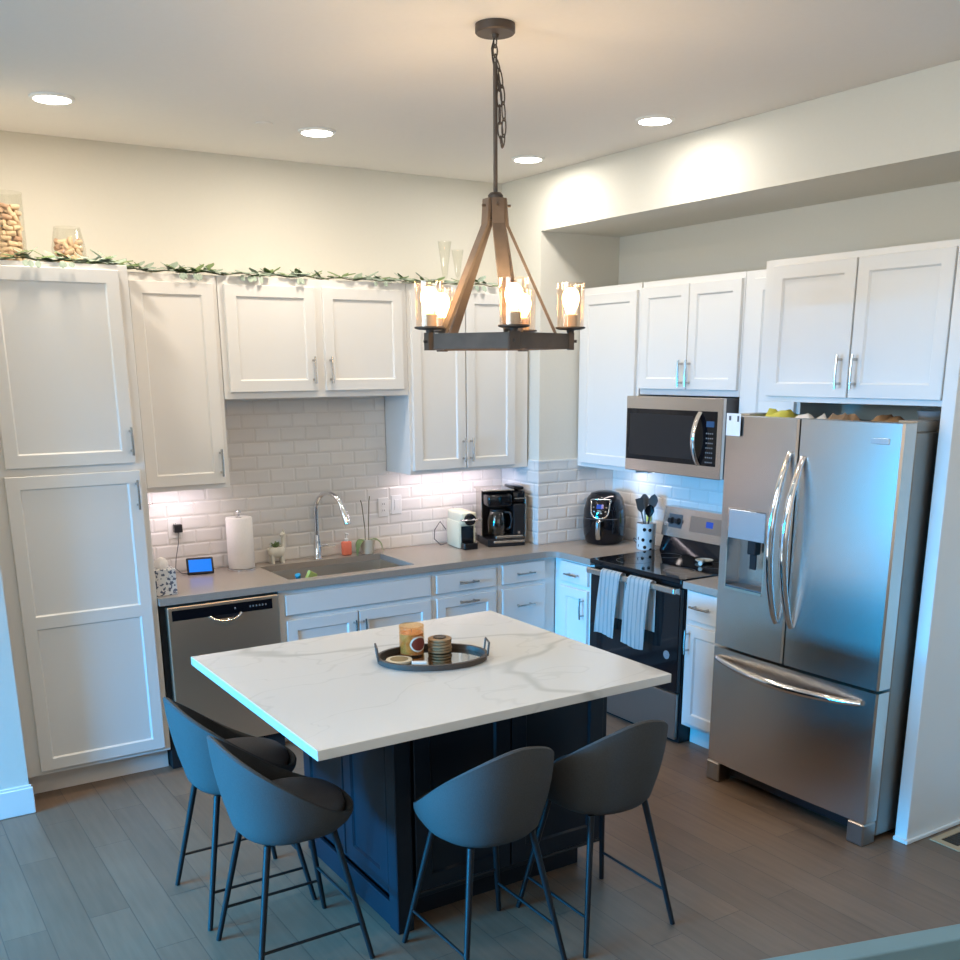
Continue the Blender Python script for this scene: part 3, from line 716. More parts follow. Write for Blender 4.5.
crumple('flat_packet', 'flat tan packet on the refrigerator top, right of the small brown bag', 'packet', -.73, -.50, -2.96, -2.78, ftop, .056, 'coaster_wood', 4)
bm = BM(); lathe(bm, [(0, ftop+.001), (.045, ftop+.001), (.062, ftop+.075), (.058, ftop+.075), (.043, ftop+.006), (0, ftop+.006)], (-.52, -3.03, 0), 16)
tag(obj('storage_bowl', bm, 'rubber_grey', smooth=40, origin=(-.55, -3.04, ftop)), 'grey bowl on top of the refrigerator at its right end', 'bowl')

# ---------------------------------------------------------------- island
IX0, IX1, IY0, IY1 = -3.2438, -1.8393, -2.9691, -1.7538
t = thing('kitchen_island', 'dark navy kitchen island cabinet with framed panels under the marble top', 'island', (-2.33, -2.2, 0))
BX0, BX1, BY0, BY1 = -2.805, -1.852, -2.625, -1.81
bm = BM(); box(bm, BX0, BX1, BY0, BY1, .11, .8795, .002); obj('body', bm, 'navy_paint', t)
bm = BM(); box(bm, BX0+.012, BX1-.08, BY0+.07, BY1-.06, .0005, .1095); obj('toe_kick', bm, 'navy_paint', t)
bm = BM(); panel_door(bm, 'y', BX0+.06, (BX0+BX1)/2-.003, -BY0+.0005, .14, .862, stile=.065); obj('front_panel', bm, 'navy_paint', t)
bm = BM(); panel_door(bm, 'y', (BX0+BX1)/2+.003, BX1-.035, -BY0+.0005, .14, .862, stile=.065); obj('front_panel', bm, 'navy_paint', t)
bm = BM()
for ya, yb in ((BY0+.05, -2.215), (-2.205, BY1-.01)): panel_door(bm, 'x', ya, yb, -BX0+.0005, .14, .862, stile=.065)
obj('side_panel', bm, 'navy_paint', t)
bm = BM(); box(bm, BX0-.022, BX0+.045, BY0-.022, BY0+.045, .0005, .8795, .003); obj('corner_post', bm, 'navy_paint', t)
bm = BM(); box(bm, BX0-.016, BX0-.0005, BY0+.046, BY1, .0005, .10, .002); obj('base_trim', bm, 'navy_paint', t)
bm = BM(); box(bm, IX0, IX1, IY0, IY1, .880, .914, .0025, 2)
tag(obj('island_countertop', bm, 'marble', origin=(-2.54, -2.36, .88)), 'white grey-veined marble-look top of the kitchen island', 'countertop')

# ---------------------------------------------------------------- counter stools
def make_stool():
    t = thing('counter_stool', '', 'stool')
    NA, NT = 40, 12
    def rimz(a):   # a=-90deg is the back
        s = (1-math.sin(a))/2; return .555+.285*max(0, s-.12)**1.35*1.19
    def pt(a, tt, ins=0.):
        rz = rimz(a); zb_ = .478
        if tt < .45:
            q = tt/.45; r = .78*q; z = zb_+.012*q*q
        else:
            q = (tt-.45)/.55; r = .78+.22*math.sin(q*PI/2)**1.0; z = zb_+.012+(rz-zb_-.012)*q**1.15
        ca, sa = math.cos(a), math.sin(a); n = 2.35
        k = (abs(ca)**n+abs(sa)**n)**(-1/n)
        x = (.228-ins)*r*ca*k; y = (.222-ins)*r*sa*k
        if sa < 0: y -= .018*max(0, (z-.55))/.28*abs(sa)
        return Vector((x, y, z))
    bm = BM(); outer = []
    c = bm.verts.new((0, 0, .478)); ci = bm.verts.new((0, 0, .503))
    for k in range(NA):
        a = 2*PI*k/NA; col = [bm.verts.new(pt(a, tt/NT)) for tt in range(1, NT+1)]
        p = pt(a, 1); d = Vector((p.x, p.y, 0)).normalized()
        col.append(bm.verts.new(p-d*.006+Vector((0, 0, .006)))); col.append(bm.verts.new(p-d*.018+Vector((0, 0, .002))))
        for tt in range(NT-1, 0, -1):
            q = pt(a, tt/NT, .0); d2 = Vector((q.x, q.y, 0)).normalized(); f = min(1, tt/NT)
            col.append(bm.verts.new(q-d2*.024*f+Vector((0, 0, .020*(1-f)+.004))))
        outer.append(col)
    for k in range(NA):
        A, B = outer[k], outer[(k+1) % NA]
        bm.faces.new((c, B[0], A[0]))
        for j in range(len(A)-1): bm.faces.new((A[j], B[j], B[j+1], A[j+1]))
        bm.faces.new((A[-1], B[-1], ci))
    obj('shell', bm, 'charcoal_fabric', t, smooth=50)
    bm = BM()
    prof = [(0, .515), (.90, .515), (.985, .530), (1.0, .550), (.97, .572), (.86, .592), (.6, .608), (.3, .616), (0, .618)]
    lathe(bm, [(r*.178, z) for r, z in prof], (0, .018, 0), 32)
    bmesh.ops.scale(bm, vec=(1, 1.04, 1), verts=bm.verts); obj('seat_cushion', bm, 'seat_fabric', t, smooth=60)
    for sx in (-1, 1):
        for sy_ in (-1, 1):
            bm = BM(); tube(bm, [(sx*.122, sy_*.118, .486), (sx*.205, sy_*.208, .0012)], [.0125, .0095], 10); obj('leg', bm, 'black_metal', t, smooth=40)
    def lp(sx, sy_, z): f = (.484-z)/.483; return (sx*(.122+.083*f), sy_*(.118+.090*f), z)
    for a, b in (((-1, -1), (-1, 1)), ((1, -1), (1, 1)), ((-1, 1), (1, 1))):
        bm = BM(); z = .135 if a[0] == b[0] else .20
        tube(bm, [lp(*a, z), lp(*b, z)], .0055, 8); obj('footrest_bar', bm, 'black_metal', t, smooth=40)
    bm = BM(); tube(bm, [(-.118, -.114, .484), (.118, -.114, .484), (.118, .114, .484), (-.118, .114, .484)], .007, 6, closed=True)
    obj('underframe', bm, 'black_metal', t)
    return t
st = make_stool()
STOOLS = [(-3.185, -2.030, -PI/2, 'charcoal bucket counter stool on the left side of the island, nearer the dishwasher'),
          (-3.180, -2.520, -PI/2, 'charcoal bucket counter stool on the left side of the island, at its near left corner'),
          (-2.625, -2.905, 0.0, 'charcoal bucket counter stool on the near side of the island, left one of the pair'),
          (-2.140, -2.925, 0.0, 'charcoal bucket counter stool on the near side of the island, closest to the refrigerator')]
for i, (x, y, rz, lb) in enumerate(STOOLS):
    s = st if i == 0 else copy_tree(st)
    s.location = (x, y, 0); s.rotation_euler = (0, 0, rz); s['label'] = lb; s['group'] = 'counter stools around the island'

# ---------------------------------------------------------------- tray and what is on it
TC = Vector((-2.477, -2.322, .9145))
ang = math.radians(-22)
t = thing('serving_tray', 'oval bronze serving tray with mirrored bottom and loop handles on the island', 'tray', TC)
def ell(a, b, z, n=48): return [TC+Matrix.Rotation(ang, 3, 'Z') @ Vector((a*math.cos(2*PI*k/n), b*math.sin(2*PI*k/n), z)) for k in range(n)]
bm = BM(); rings = [ell(.212, .156, .001), ell(.216, .160, .023), ell(.204, .148, .023), ell(.202, .146, .004)]
R_ = [[bm.verts.new(p) for p in r] for r in rings]
for i in range(4):
    A, B = R_[i], R_[(i+1) % 4]
    for k in range(48): bm.faces.new((A[k], A[(k+1) % 48], B[(k+1) % 48], B[k]))
obj('rim', bm, 'bronze', t, smooth=40)
bm = BM(); a = [bm.verts.new(p) for p in ell(.2015, .1455, .0012)]; b = [bm.verts.new(p) for p in ell(.2015, .1455, .0052)]
for k in range(48): bm.faces.new((a[k], a[(k+1) % 48], b[(k+1) % 48], b[k]))
bm.faces.new(a[::-1]); bm.faces.new(b); mat('mirror', (.62, .60, .54), .06, 1, noise=.02); obj('mirror_bottom', bm, 'mirror', t)
for s in (-1, 1):
    bm = BM(); q = Matrix.Rotation(ang, 3, 'Z'); P = lambda a_, b_, z: TC+q @ Vector((s*a_, b_, z))
    tube(bm, [P(.210, -.036, .014), P(.216, -.036, .066), P(.216, .036, .066), P(.210, .036, .014)], .0042, 6); obj('handle', bm, 'bronze', t, smooth=40)
zt = TC.z+.0056
# candle jar
cx, cy = -2.514, -2.226
t = thing('candle_jar', 'amber glass candle with a dark red label, standing at the back of the tray', 'candle', (cx, cy, zt))
bm = BM(); lathe(bm, [(0, zt), (.046, zt), (.049, zt+.004), (.049, zt+.118), (.0455, zt+.118), (.0455, zt+.006), (0, zt+.006)], (cx, cy, 0), 32); obj('glass_jar', bm, 'amber_glass', t, smooth=40)
bm = BM(); lathe(bm, [(0, zt+.007), (.0450, zt+.007), (.0450, zt+.088), (0, zt+.088)], (cx, cy, 0), 32); obj('wax', bm, 'amber_wax', t, smooth=40)
bm = BM(); tube(bm, [(cx, cy, zt+.089), (cx+.002, cy, zt+.10)], .001, 6); obj('wick', bm, 'black_plastic', t)
def label_patch(bm, c, r, a0, a1, z0, z1, th=.0012, round_=False, n=12):
    g = []
    for rr in (r, r+th):
        G = []
        for i in range(n+1):
            u = i/n; a = a0+(a1-a0)*u; h = (z1-z0)/2; zc = (z0+z1)/2
            hh = h*math.sqrt(max(.02, 1-(2*u-1)**2)) if round_ else h
            G.append([bm.verts.new((c[0]+rr*math.cos(a), c[1]+rr*math.sin(a), zz)) for zz in (zc-hh, zc+hh)])
        g.append(G)
    for i in range(n):
        bm.faces.new((g[1][i][0], g[1][i+1][0], g[1][i+1][1], g[1][i][1])); bm.faces.new((g[0][i][0], g[0][i+1][0], g[0][i+1][1], g[0][i][1]))
        for j in (0, 1): bm.faces.new((g[0][i][j], g[0][i+1][j], g[1][i+1][j], g[1][i][j]))
ac = math.atan2(CAM.y-cy, CAM.x-cx)
bm = BM(); label_patch(bm, (cx, cy), .0493, ac-.15, ac+1.35, zt+.020, zt+.082, round_=True); lb = obj('label', bm, 'label_cream', t)
bm = BM(); label_patch(bm, (cx, cy), .0506, ac-.02, ac+1.25, zt+.026, zt+.076, .0006, round_=True); obj('label_print', bm, 'label_red', lb)
# coasters
kx, ky = -2.402, -2.250
bm = BM(); z0 = zt; lathe(bm, [(0, z0), (.043, z0), (.047, z0+.003), (.047, z0+.008), (.043, z0+.0105), (0, z0+.0105)], (kx, ky, 0), 32)
cs = obj('coaster', bm, 'coaster_wood', smooth=50, origin=(kx, ky, z0)); tag(cs, 'round brown wooden coaster in the stack on the tray', 'coaster', 'stacked wooden coasters on the tray')
for k in range(1, 5):
    c = cs.copy(); COL.objects.link(c); c.location = (kx+.002*math.sin(k*2.1), ky+.002*math.cos(k*1.7), z0+.0113*k); c.rotation_euler = (0, 0, k)
    if k == 4: c['label'] = 'topmost round wooden coaster of the stack, under the dark lid'
bm = BM(); zz = z0+.0113*4+.011; lathe(bm, [(0, zz), (.024, zz), (.026, zz+.003), (.022, zz+.006), (.012, zz+.0045), (0, zz+.0045)], (kx, ky, 0), 24)
tag(obj('small_lid', bm, 'bronze', smooth=50, origin=(kx, ky, zz)), 'small dark round lid on top of the coaster stack', 'lid')
fx, fy = -2.606, -2.292
t = thing('patterned_coaster', 'flat round cream coaster with a gold and dark pattern, left on the tray', 'coaster', (fx, fy, zt))
bm = BM(); lathe(bm, [(0, zt), (.046, zt), (.050, zt+.003), (.050, zt+.010), (.040, zt+.011), (0, zt+.0105)], (fx, fy, 0), 32); obj('disc', bm, 'label_cream', t, smooth=50)
bm = BM(); lathe(bm, [(0, zt+.0112), (.035, zt+.0112), (.035, zt+.0120), (0, zt+.0120)], (fx, fy, 0), 24); obj('pattern_disc', bm, 'gold_plastic', t, smooth=50)
bm = BM()
box(bm, -.028, .028, -.014, .014, 0, .018, .002); bmesh.ops.transform(bm, matrix=Matrix.Translation((-2.572, -2.388, zt)) @ Matrix.Rotation(-.5, 4, 'Z'), verts=bm.verts)
tag(obj('matchbox', bm, 'white_plastic', origin=(-2.572, -2.388, zt)), 'small white box lying at the near edge inside the tray', 'box')

# ---------------------------------------------------------------- chandelier
CX, CY = -2.281, -2.473
t = thing('chandelier', 'five-light bronze chandelier with glass cylinder shades hanging over the island', 'chandelier', (CX, CY, H))
bm = BM(); lathe(bm, [(0, H-.0005), (.066, H-.0005), (.066, H-.024), (.062, H-.028), (.012, H-.029), (.010, H-.040), (0, H-.041)], (CX, CY, 0), 36); obj('canopy', bm, 'bronze', t, smooth=35)
def chain_link(bm, c, tilt, lon=.019, r=.0026, dirv=(0, 0, 1)):
    d = Vector(dirv).normalized(); u, v = frame_of(d); s = u*math.cos(tilt)+v*math.sin(tilt); c = Vector(c)
    tube(bm, [c+d*lon*math.cos(2*PI*k/12)+s*.0085*math.sin(2*PI*k/12) for k in range(12)], r, 6, closed=True)
bm = BM()
for k in range(3): chain_link(bm, (CX, CY, H-.050-.028*k), PI/2*(k % 2))
chp = []
P0 = Vector((CX, CY, 2.985))
path = [P0+_R*.004+Vector((0, 0, -.0)), P0+_R*.014+Vector((0, 0, -.03)), P0+_R*.022+Vector((0, 0, -.08)), P0+_R*.026+Vector((0, 0, -.13)), P0+_R*.029+Vector((0, 0, -.18)), P0+_R*.028+Vector((0, 0, -.23)),
        P0+_R*.023+Vector((0, 0, -.262)), P0+_R*.018+Vector((0, 0, -.235)), P0+_R*.015+Vector((0, 0, -.19)), P0+_R*.014+Vector((0, 0, -.14)), P0+_R*.013+Vector((0, 0, -.09)), P0+_R*.011+Vector((0, 0, -.045))]
for k in range(len(path)-1):
    c = (path[k]+path[k+1])/2; chain_link(bm, c, PI/2*(k % 2)+.3, (path[k+1]-path[k]).length*.5+.005, .0024, path[k+1]-path[k])
obj('chain', bm, 'bronze', t, smooth=50)
bm = BM(); pts = [(CX, CY, H-.03), (CX-.010, CY+.006, H-.07), (CX-.008, CY+.004, H-.10), (CX-.003, CY, H-.13)]
tube(bm, pts, .0025, 6); obj('wire', bm, 'black_plastic', t)
bm = BM(); tube(bm, [(CX, CY, 2.978), (CX, CY, 2.565)], .0075, 12); obj('rod', bm, 'bronze', t, smooth=40)
ZR0, ZR1, ZH = 2.066, 2.112, 2.535
bm = BM(); lathe(bm, [(0, 2.578), (.018, 2.578), (.026, 2.570), (.026, 2.500), (.018, 2.492), (0, 2.492)], (CX, CY, 0), 20); obj('hub', bm, 'bronze', t, smooth=35)
Rh = Vector((_R.x, _R.y, 0)); Th = Vector((-math.sin(YAW), -math.cos(YAW), 0))   # screen-right and toward-camera
A0 = [6, 78, 150, 222, 294]
RV = .262
def cp_(k, r): a = math.radians(A0[k % 5]+0.0); return Vector((CX, CY, 0))+(Rh*math.cos(a)+Th*math.sin(a))*r
mat('aged_wood', (.125, .095, .075), .6, .0, scale=18, noise=.35, bump=.3, stretch=(1, 1, 1))
for k in range(5):
    a, b = cp_(k, RV), cp_(k+1, RV); d = (b-a).normalized(); n_ = d.cross(Vector((0, 0, 1)))
    bm = BM(); zc = (ZR0+ZR1)/2
    bar(bm, a+d*.004+Vector((0, 0, zc)), b-d*.004+Vector((0, 0, zc)), .012, ZR1-ZR0)
    for zz in (ZR0-.001, ZR1+.001): bar(bm, a+d*.003+Vector((0, 0, zz)), b-d*.003+Vector((0, 0, zz)), .016, .004)
    obj('ring_band', bm, 'aged_wood', t)
    # arm plank from hub to ring
    p = cp_(k, 1)-Vector((CX, CY, 0)); p.normalize(); tn = p.cross(Vector((0, 0, 1)))
    top = Vector((CX, CY, 2.558))+p*.034; kn = Vector((CX, CY, 2.475))+p*.040; bot = Vector((CX, CY, ZR1+.0))+p*(RV-.050)
    bm = BM(); q = []
    for c_, nn in ((top, p), (kn, (p+Vector((0, 0, .2))).normalized()), (bot, (p+Vector((0, 0, .45))).normalized())):
        q.append([bm.verts.new(c_+tn*sx*.021+nn*sz*.005) for sx, sz in ((-1, -1), (1, -1), (1, 1), (-1, 1))])
    for A, B in zip(q, q[1:]):
        for i in range(4): bm.faces.new((A[i], A[(i+1) % 4], B[(i+1) % 4], B[i]))
    bm.faces.new(q[0][::-1]); bm.faces.new(q[-1]); obj('arm', bm, 'aged_wood', t)
    bm = BM(); tube(bm, [Vector((CX, CY, 2.535))+p*.020, Vector((CX, CY, 2.535))+p*.052], .0045, 8); obj('bolt', bm, 'bronze', t, smooth=40)
    # strap at the corner of the ring, reaching in under the arm
    bm = BM(); v0 = Vector((CX, CY, 0))
    M = Matrix((p, tn, Vector((0, 0, 1)))).transposed().to_4x4(); M.translation = v0
    box(bm, RV-.010, RV+.014, -.017, .017, ZR0-.006, ZR1+.006, 0, 1, M)
    box(bm, RV-.062, RV-.008, -.012, .012, ZR1-.010, ZR1-.003, 0, 1, M)
    bo = v0+p*(RV+.013)+Vector((0, 0, zc)); tube(bm, [bo, bo+p*.010], .005, 8)
    obj('corner_strap', bm, 'bronze', t)
    # lamp: dish, socket, bulb, glass shade
    cc = cp_(k, RV); zd = ZR1+.010
    bm = BM(); lathe(bm, [(0, zd-.004), (.012, zd-.004), (.014, zd+.004), (.040, zd+.006), (.052, zd+.010), (.052, zd+.015), (0, zd+.014)], (cc.x, cc.y, 0), 28); ds_ = obj('lamp_dish', bm, 'bronze', t, smooth=40)
    bm = BM(); lathe(bm, [(0, zd+.0145), (.024, zd+.0145), (.024, zd+.054), (.018, zd+.059), (0, zd+.059)], (cc.x, cc.y, 0), 20); obj('socket', bm, 'socket', ds_, smooth=40)
    bm = BM(); lathe(bm, [(0, zd+.060), (.013, zd+.060), (.015, zd+.068), (.026, zd+.090), (.030, zd+.110), (.026, zd+.130), (.014, zd+.143), (0, zd+.146)], (cc.x, cc.y, 0), 20); obj('bulb', bm, 'bulb', ds_, smooth=60)
    bm = BM(); lathe(bm, [(.0465, zd+.0155), (.048, zd+.160), (.046, zd+.160), (.0445, zd+.0155)], (cc.x, cc.y, 0), 32, True); obj('lamp_shade', bm, 'shade_glass', ds_, smooth=40)
    d_ = bpy.data.lights.new('bulb_lamp', 'POINT'); d_.energy = 3.2; d_.color = (1, .70, .40); d_.shadow_soft_size = .03
    lo = bpy.data.objects.new('bulb_lamp', d_); COL.objects.link(lo); lo.location = (cc.x, cc.y, zd+.19)

# ---------------------------------------------------------------- ceiling lamps
LBL = ['round recessed ceiling light at the far left, above the pantry', 'round recessed ceiling light above the sink, second from the left',
       'round recessed ceiling light nearest the bulkhead, above the range', 'round recessed ceiling light just right of the chandelier rod, near the back corner']
for i, (x, y) in enumerate(CANS):
    t = thing('recessed_light', LBL[i], 'ceiling light', (x, y, H), 'recessed ceiling lights')
    bm = BM(); lathe(bm, [(.072, H-.0008), (.090, H-.0008), (.088, H-.008), (.076, H-.012), (.072, H-.010)], (x, y, 0), 36, True); obj('trim_ring', bm, 'white_plastic', t, smooth=40)
    bm = BM(); lathe(bm, [(0, H-.012), (.0715, H-.012), (.0715, H-.008), (0, H-.008)], (x, y, 0), 36); obj('diffuser', bm, 'can_disc', t, smooth=40)
bm = BM(); lathe(bm, [(0, H-.0006), (.040, H-.0006), (.038, H-.007), (.030, H-.008), (0, H-.008)], (-2.424, -.771, 0), 32)
tag(obj('ceiling_cap', bm, 'ceiling_paint', smooth=35, origin=(-2.424, -.771, H)), 'small round flush cap on the ceiling between the two left recessed lights', 'ceiling cap')
# strip fixtures under cabinets
for (x0, x1, y0, y1, lb) in ((-2.99, -2.61, -.19, -.15, 'slim light strip under the wall cabinet beside the pantry'), (-1.40, -.70, -.19, -.15, 'slim light strip under the wall cabinet above the coffee machines'), (-.19, -.15, -.96, -.48, 'slim light strip under the wall cabinet above the air fryer')):
    bm = BM(); box(bm, x0, x1, y0, y1, 1.382, 1.3945); tag(obj('light_strip', bm, 'white_plastic', origin=((x0+x1)/2, (y0+y1)/2, 1.394)), lb, 'light strip')

# ---------------------------------------------------------------- above the cabinets: garland, jars, glasses
rnd = random.Random(3)
t = thing('leaf_garland', 'thin green eucalyptus garland lying along the tops of the back wall cabinets', 'garland', (-2.2, -.3, 2.46))
path = []
for k in range(61):
    s = k/60; x = -3.72+2.95*s
    y = -.56 if x < -3.12 else (-.56+(x+3.12)/.14*.28 if x < -2.98 else -.28)
    path.append(Vector((x, y+.012*math.sin(k*1.1), 2.468+.006*math.sin(k*1.7)+.004)))
bm = BM(); tube(bm, path, .0028, 5); obj('stem', bm, 'stem', t)
def leaf(bm, c, d, L_, W_, up, curl=.2):
    d = d.normalized(); s = d.cross(up).normalized(); nn = s.cross(d)
    prof = [(0, .05), (.15, .6), (.35, .95), (.55, 1.0), (.75, .8), (.92, .4), (1.0, .04)]; rows = []
    for q, wq in prof:
        m_ = c+d*L_*q-nn*curl*L_*q*q
        rows.append([bm.verts.new(m_+s*W_*wq*a-nn*.15*W_*abs(a)) for a in (-.5, 0, .5)])
    for A, B in zip(rows, rows[1:]):
        for i in (0, 1): bm.faces.new((A[i], A[i+1], B[i+1], B[i]))
for mm, nm, cnt in (('leaf', 'green_leaves', 170), ('leaf_grey', 'grey_leaves', 230)):
    bm = BM()
    for _ in range(cnt):
        s = rnd.random()
        # leaves gather in clumps
        cl = rnd.choice([.02, .10, .17, .21, .29, .36, .42, .50, .55, .63, .70, .80, .86, .93]); s = min(.99, max(.0, cl+rnd.gauss(0, .030)))
        p = path[int(s*60)]+Vector((rnd.uniform(-.02, .02), rnd.uniform(-.02, .01), rnd.uniform(0, .010)))
        d = Vector((rnd.choice((-1, 1))*rnd.uniform(.5, 1), rnd.uniform(-.9, .35), rnd.choice((rnd.uniform(-.02, .25), rnd.uniform(.1, .7)))))
        hang = d.y < -.35 and mm == 'leaf_grey'
        L_ = rnd.uniform(.040, .078)
        if hang: 
            p = p+Vector((0, -.015, .004)); d.z = rnd.uniform(-.05, .1)
        leaf(bm, p, d, L_, L_*rnd.uniform(.55, .80), Vector((0, -.2, 1)), .12)
    for v in bm.verts:
        lim = 2.4615
        if v.co.z < lim and not (v.co.y < -.335 and v.co.x > -3.05) and not (v.co.y < -.64): v.co.z = lim+rnd.uniform(0, .003)
    obj(nm, bm, mm, t)
# leaves hanging over the front edge
bm = BM()
for x, y, n_ in ((-3.46, -.637, 3), (-3.34, -.640, 3), (-2.72, -.336, 4), (-2.66, -.336, 3), (-2.40, -.336, 3), (-2.33, -.336, 2), (-2.12, -.336, 3), (-.98, -.336, 5), (-1.62, -.336, 2)):
    for _ in range(n_):
        leaf(bm, Vector((x+rnd.uniform(-.035, .035), y-.004, 2.463)), Vector((rnd.uniform(-.5, .5), -.35, -1)), rnd.uniform(.028, .045), .026, Vector((0, -1, 0)), -.1)
obj('hanging_leaves', bm, 'leaf_grey', t)

def corks(cx, cy, z0, prof, n, label, group, seed):
    """lay corks at random inside a round vessel, topmost ring visible"""
    rnd = random.Random(seed); bm = BM(); lathe(bm, [(0, -.020), (.0095, -.020), (.0108, -.018), (.0108, .018), (.0095, .020), (0, .020)], n=12)
    bmesh.ops.rotate(bm, matrix=Matrix.Rotation(PI/2, 3, 'Y'), verts=bm.verts)
    base = obj('wine_cork', bm, 'cork', smooth=45); b2 = base.copy(); b2.data = base.data.copy(); b2.data.materials[0] = MATS['cork_wine']; COL.objects.link(b2)
    first = True; used2 = False
    layers = prof['layers']; per = n//layers
    for L_ in range(layers):
        z = z0+.014+L_*prof['dz']; R = prof['r'](z-z0)
        for k in range(per):
            outer = k < per-1; a = 2*PI*k/(per-1)+L_*.55+rnd.uniform(-.15, .15)
            rr = max(0.0, R-.022) if outer else 0.004
            src = b2 if rnd.random() < .2 else base
            if src is base and first: o = base; first = False
            elif src is b2 and not used2: o = b2; used2 = True
            else: o = src.copy(); COL.objects.link(o)
            o.location = (cx+rr*math.cos(a), cy+rr*math.sin(a), z+rnd.uniform(-.002, .002))
            tilt = rnd.uniform(-.35, .35) if rnd.random() < .85 else rnd.uniform(.9, 1.3)
            o.rotation_euler = (0, tilt, a+PI/2+rnd.uniform(-.5, .5))
            tag(o, label, 'cork', group)
    if not used2: bpy.data.objects.remove(b2)
jx, jy = -3.492, -.33
bm = BM(); lathe(bm, [(0, 2.461), (.060, 2.461), (.066, 2.466), (.070, 2.760), (.072, 2.772), (.069, 2.772), (.067, 2.760), (.063, 2.470), (0, 2.468)], (jx, jy, 0), 36)
tag(obj('cork_vase', bm, 'jar_glass', smooth=40, origin=(jx, jy, 2.461)), 'tall clear glass cylinder vase filled with wine corks on top of the pantry', 'vase')
corks(jx, jy, 2.470, {'layers': 11, 'dz': .0225, 'r': lambda h: .062+.004*h/.3}, 77, 'wine cork inside the tall cylinder vase on the pantry', 'corks in the tall vase', 5)
bx_, by_ = -3.245, -.34
bowlp = [(0, 2.461), (.045, 2.461), (.062, 2.475), (.074, 2.510), (.076, 2.545), (.068, 2.590), (.058, 2.640), (.0555, 2.640), (.0655, 2.590), (.0735, 2.545), (.0715, 2.511), (.060, 2.479), (.043, 2.466), (0, 2.466)]
bm = BM(); lathe(bm, bowlp, (bx_, by_, 0), 36)
tag(obj('cork_bowl', bm, 'jar_glass', smooth=50, origin=(bx_, by_, 2.461)), 'rounded clear glass bowl half filled with wine corks, right of the tall cork vase', 'bowl')
corks(bx_, by_, 2.467, {'layers': 5, 'dz': .023, 'r': lambda h: .054+.018*min(1, h/.05)}, 40, 'wine cork inside the rounded glass bowl on the pantry', 'corks in the rounded bowl', 9)
for (vx, vy, hh, rb, rt, lb) in ((-1.145, -.22, .245, .016, .040, 'taller clear flared glass vase on the cabinet behind the chandelier'), (-1.045, -.20, .205, .014, .036, 'shorter clear flared glass vase on the cabinet, right of the taller one')):
    z0 = 2.461; bm = BM(); lathe(bm, [(0, z0), (.034, z0), (.034, z0+.003), (.008, z0+.008), (.007, z0+.03), (rb, z0+.06), (rt, z0+hh), (rt-.002, z0+hh), (rb-.002, z0+.064), (0, z0+.05)], (vx, vy, 0), 28)
    tag(obj('glass_vase', bm, 'jar_glass', smooth=50, origin=(vx, vy, z0)), lb, 'vase')

# ---------------------------------------------------------------- on the back counter
C = .914
# tissue box
bm = BM(); tx, ty = -3.000, -.535
t = thing('tissue_box', 'square blue and white patterned tissue box at the left end of the counter', 'tissue box', (tx, ty, C))
box(bm, tx-.052, tx+.052, ty-.052, ty+.052, C+.0005, C+.132, .002); obj('carton', bm, 'floral_print', t)
bm = BM(); g = []
for i in range(9):
    a = 2*PI*i/9; g.append([bm.verts.new((tx+r*math.cos(a)*(1+.25*math.sin(3*a)), ty+r*.7*math.sin(a), C+.1325+h)) for r, h in ((.030, 0), (.034, .020), (.020, .045))])
tip = bm.verts.new((tx-.004, ty, C+.188))
for i in range(9):
    A, B = g[i], g[(i+1) % 9]
    for j in (0, 1): bm.faces.new((A[j], B[j], B[j+1], A[j+1]))
    bm.faces.new((A[2], B[2], tip))
obj('tissue', bm, 'paper', t, smooth=40)
# smart display
sx_, sy__ = -2.690, -.150
t = thing('smart_display', 'small smart display with glowing blue screen beside the paper towels', 'display', (sx_, sy__, C))
M = Matrix.Translation((sx_, sy__, C+.002)) @ Matrix.Rotation(math.radians(-12), 4, 'Z') @ Matrix.Rotation(math.radians(-18), 4, 'X')
bm = BM(); box(bm, -.072, .072, -.008, .008, 0, .092, .006, 2, M); obj('casing', bm, 'black_plastic', t)
bm = BM(); box(bm, -.061, .061, -.0092, -.0082, .012, .080, 0, 1, M); obj('screen', bm, 'screen_blue', t)
bm = BM(); M2 = Matrix.Translation((sx_, sy__, C+.001)) @ Matrix.Rotation(math.radians(-12), 4, 'Z')
box(bm, -.045, .045, .012, .050, 0, .055, .012, 2, M2); obj('speaker_base', bm, 'dark_grey', t)
# cord and charger
ox, oz = -2.775, 1.160
def outlet(x, z, label):
    t = thing('wall_outlet', label, 'outlet', (x, -.0105, z))
    bm = BM(); box(bm, x-.036, x+.036, -.0155, -.0105, z-.058, z+.058, .002); pl = obj('plate', bm, 'white_plastic', t)
    bm = BM()
    for s in (-1, 1):
        box(bm, x-.016, x+.016, -.0172, -.0157, z+s*.020-.014, z+s*.020+.014, .001)
    obj('socket_face', bm, 'white_plastic', pl)
    bm = BM()
    for s in (-1, 1):
        for q in (-.006, .006): box(bm, x+q-.0012, x+q+.0012, -.0176, -.0173, z+s*.020-.004, z+s*.020+.006)
    obj('slots', bm, 'black_plastic', pl)
outlet(ox, oz, 'white wall outlet in the tiles above the blue display, with a black charger')
outlet(-1.487, 1.175, 'white wall outlet in the tiles right of the sink')
t = thing('light_switch', 'white rocker switch plate in the tiles, right of the outlet by the sink', 'switch', (-1.395, -.0105, 1.185))
bm = BM(); box(bm, -1.431, -1.359, -.0155, -.0105, 1.127, 1.243, .002); obj('plate', bm, 'white_plastic', t)
bm = BM(); box(bm, -1.411, -1.379, -.0185, -.0158, 1.152, 1.218, .002); obj('rocker', bm, 'white_plastic', t)
t = thing('phone_charger', 'black cube charger plugged into the wall outlet with its thin cord', 'charger', (ox+.012, -.018, oz))
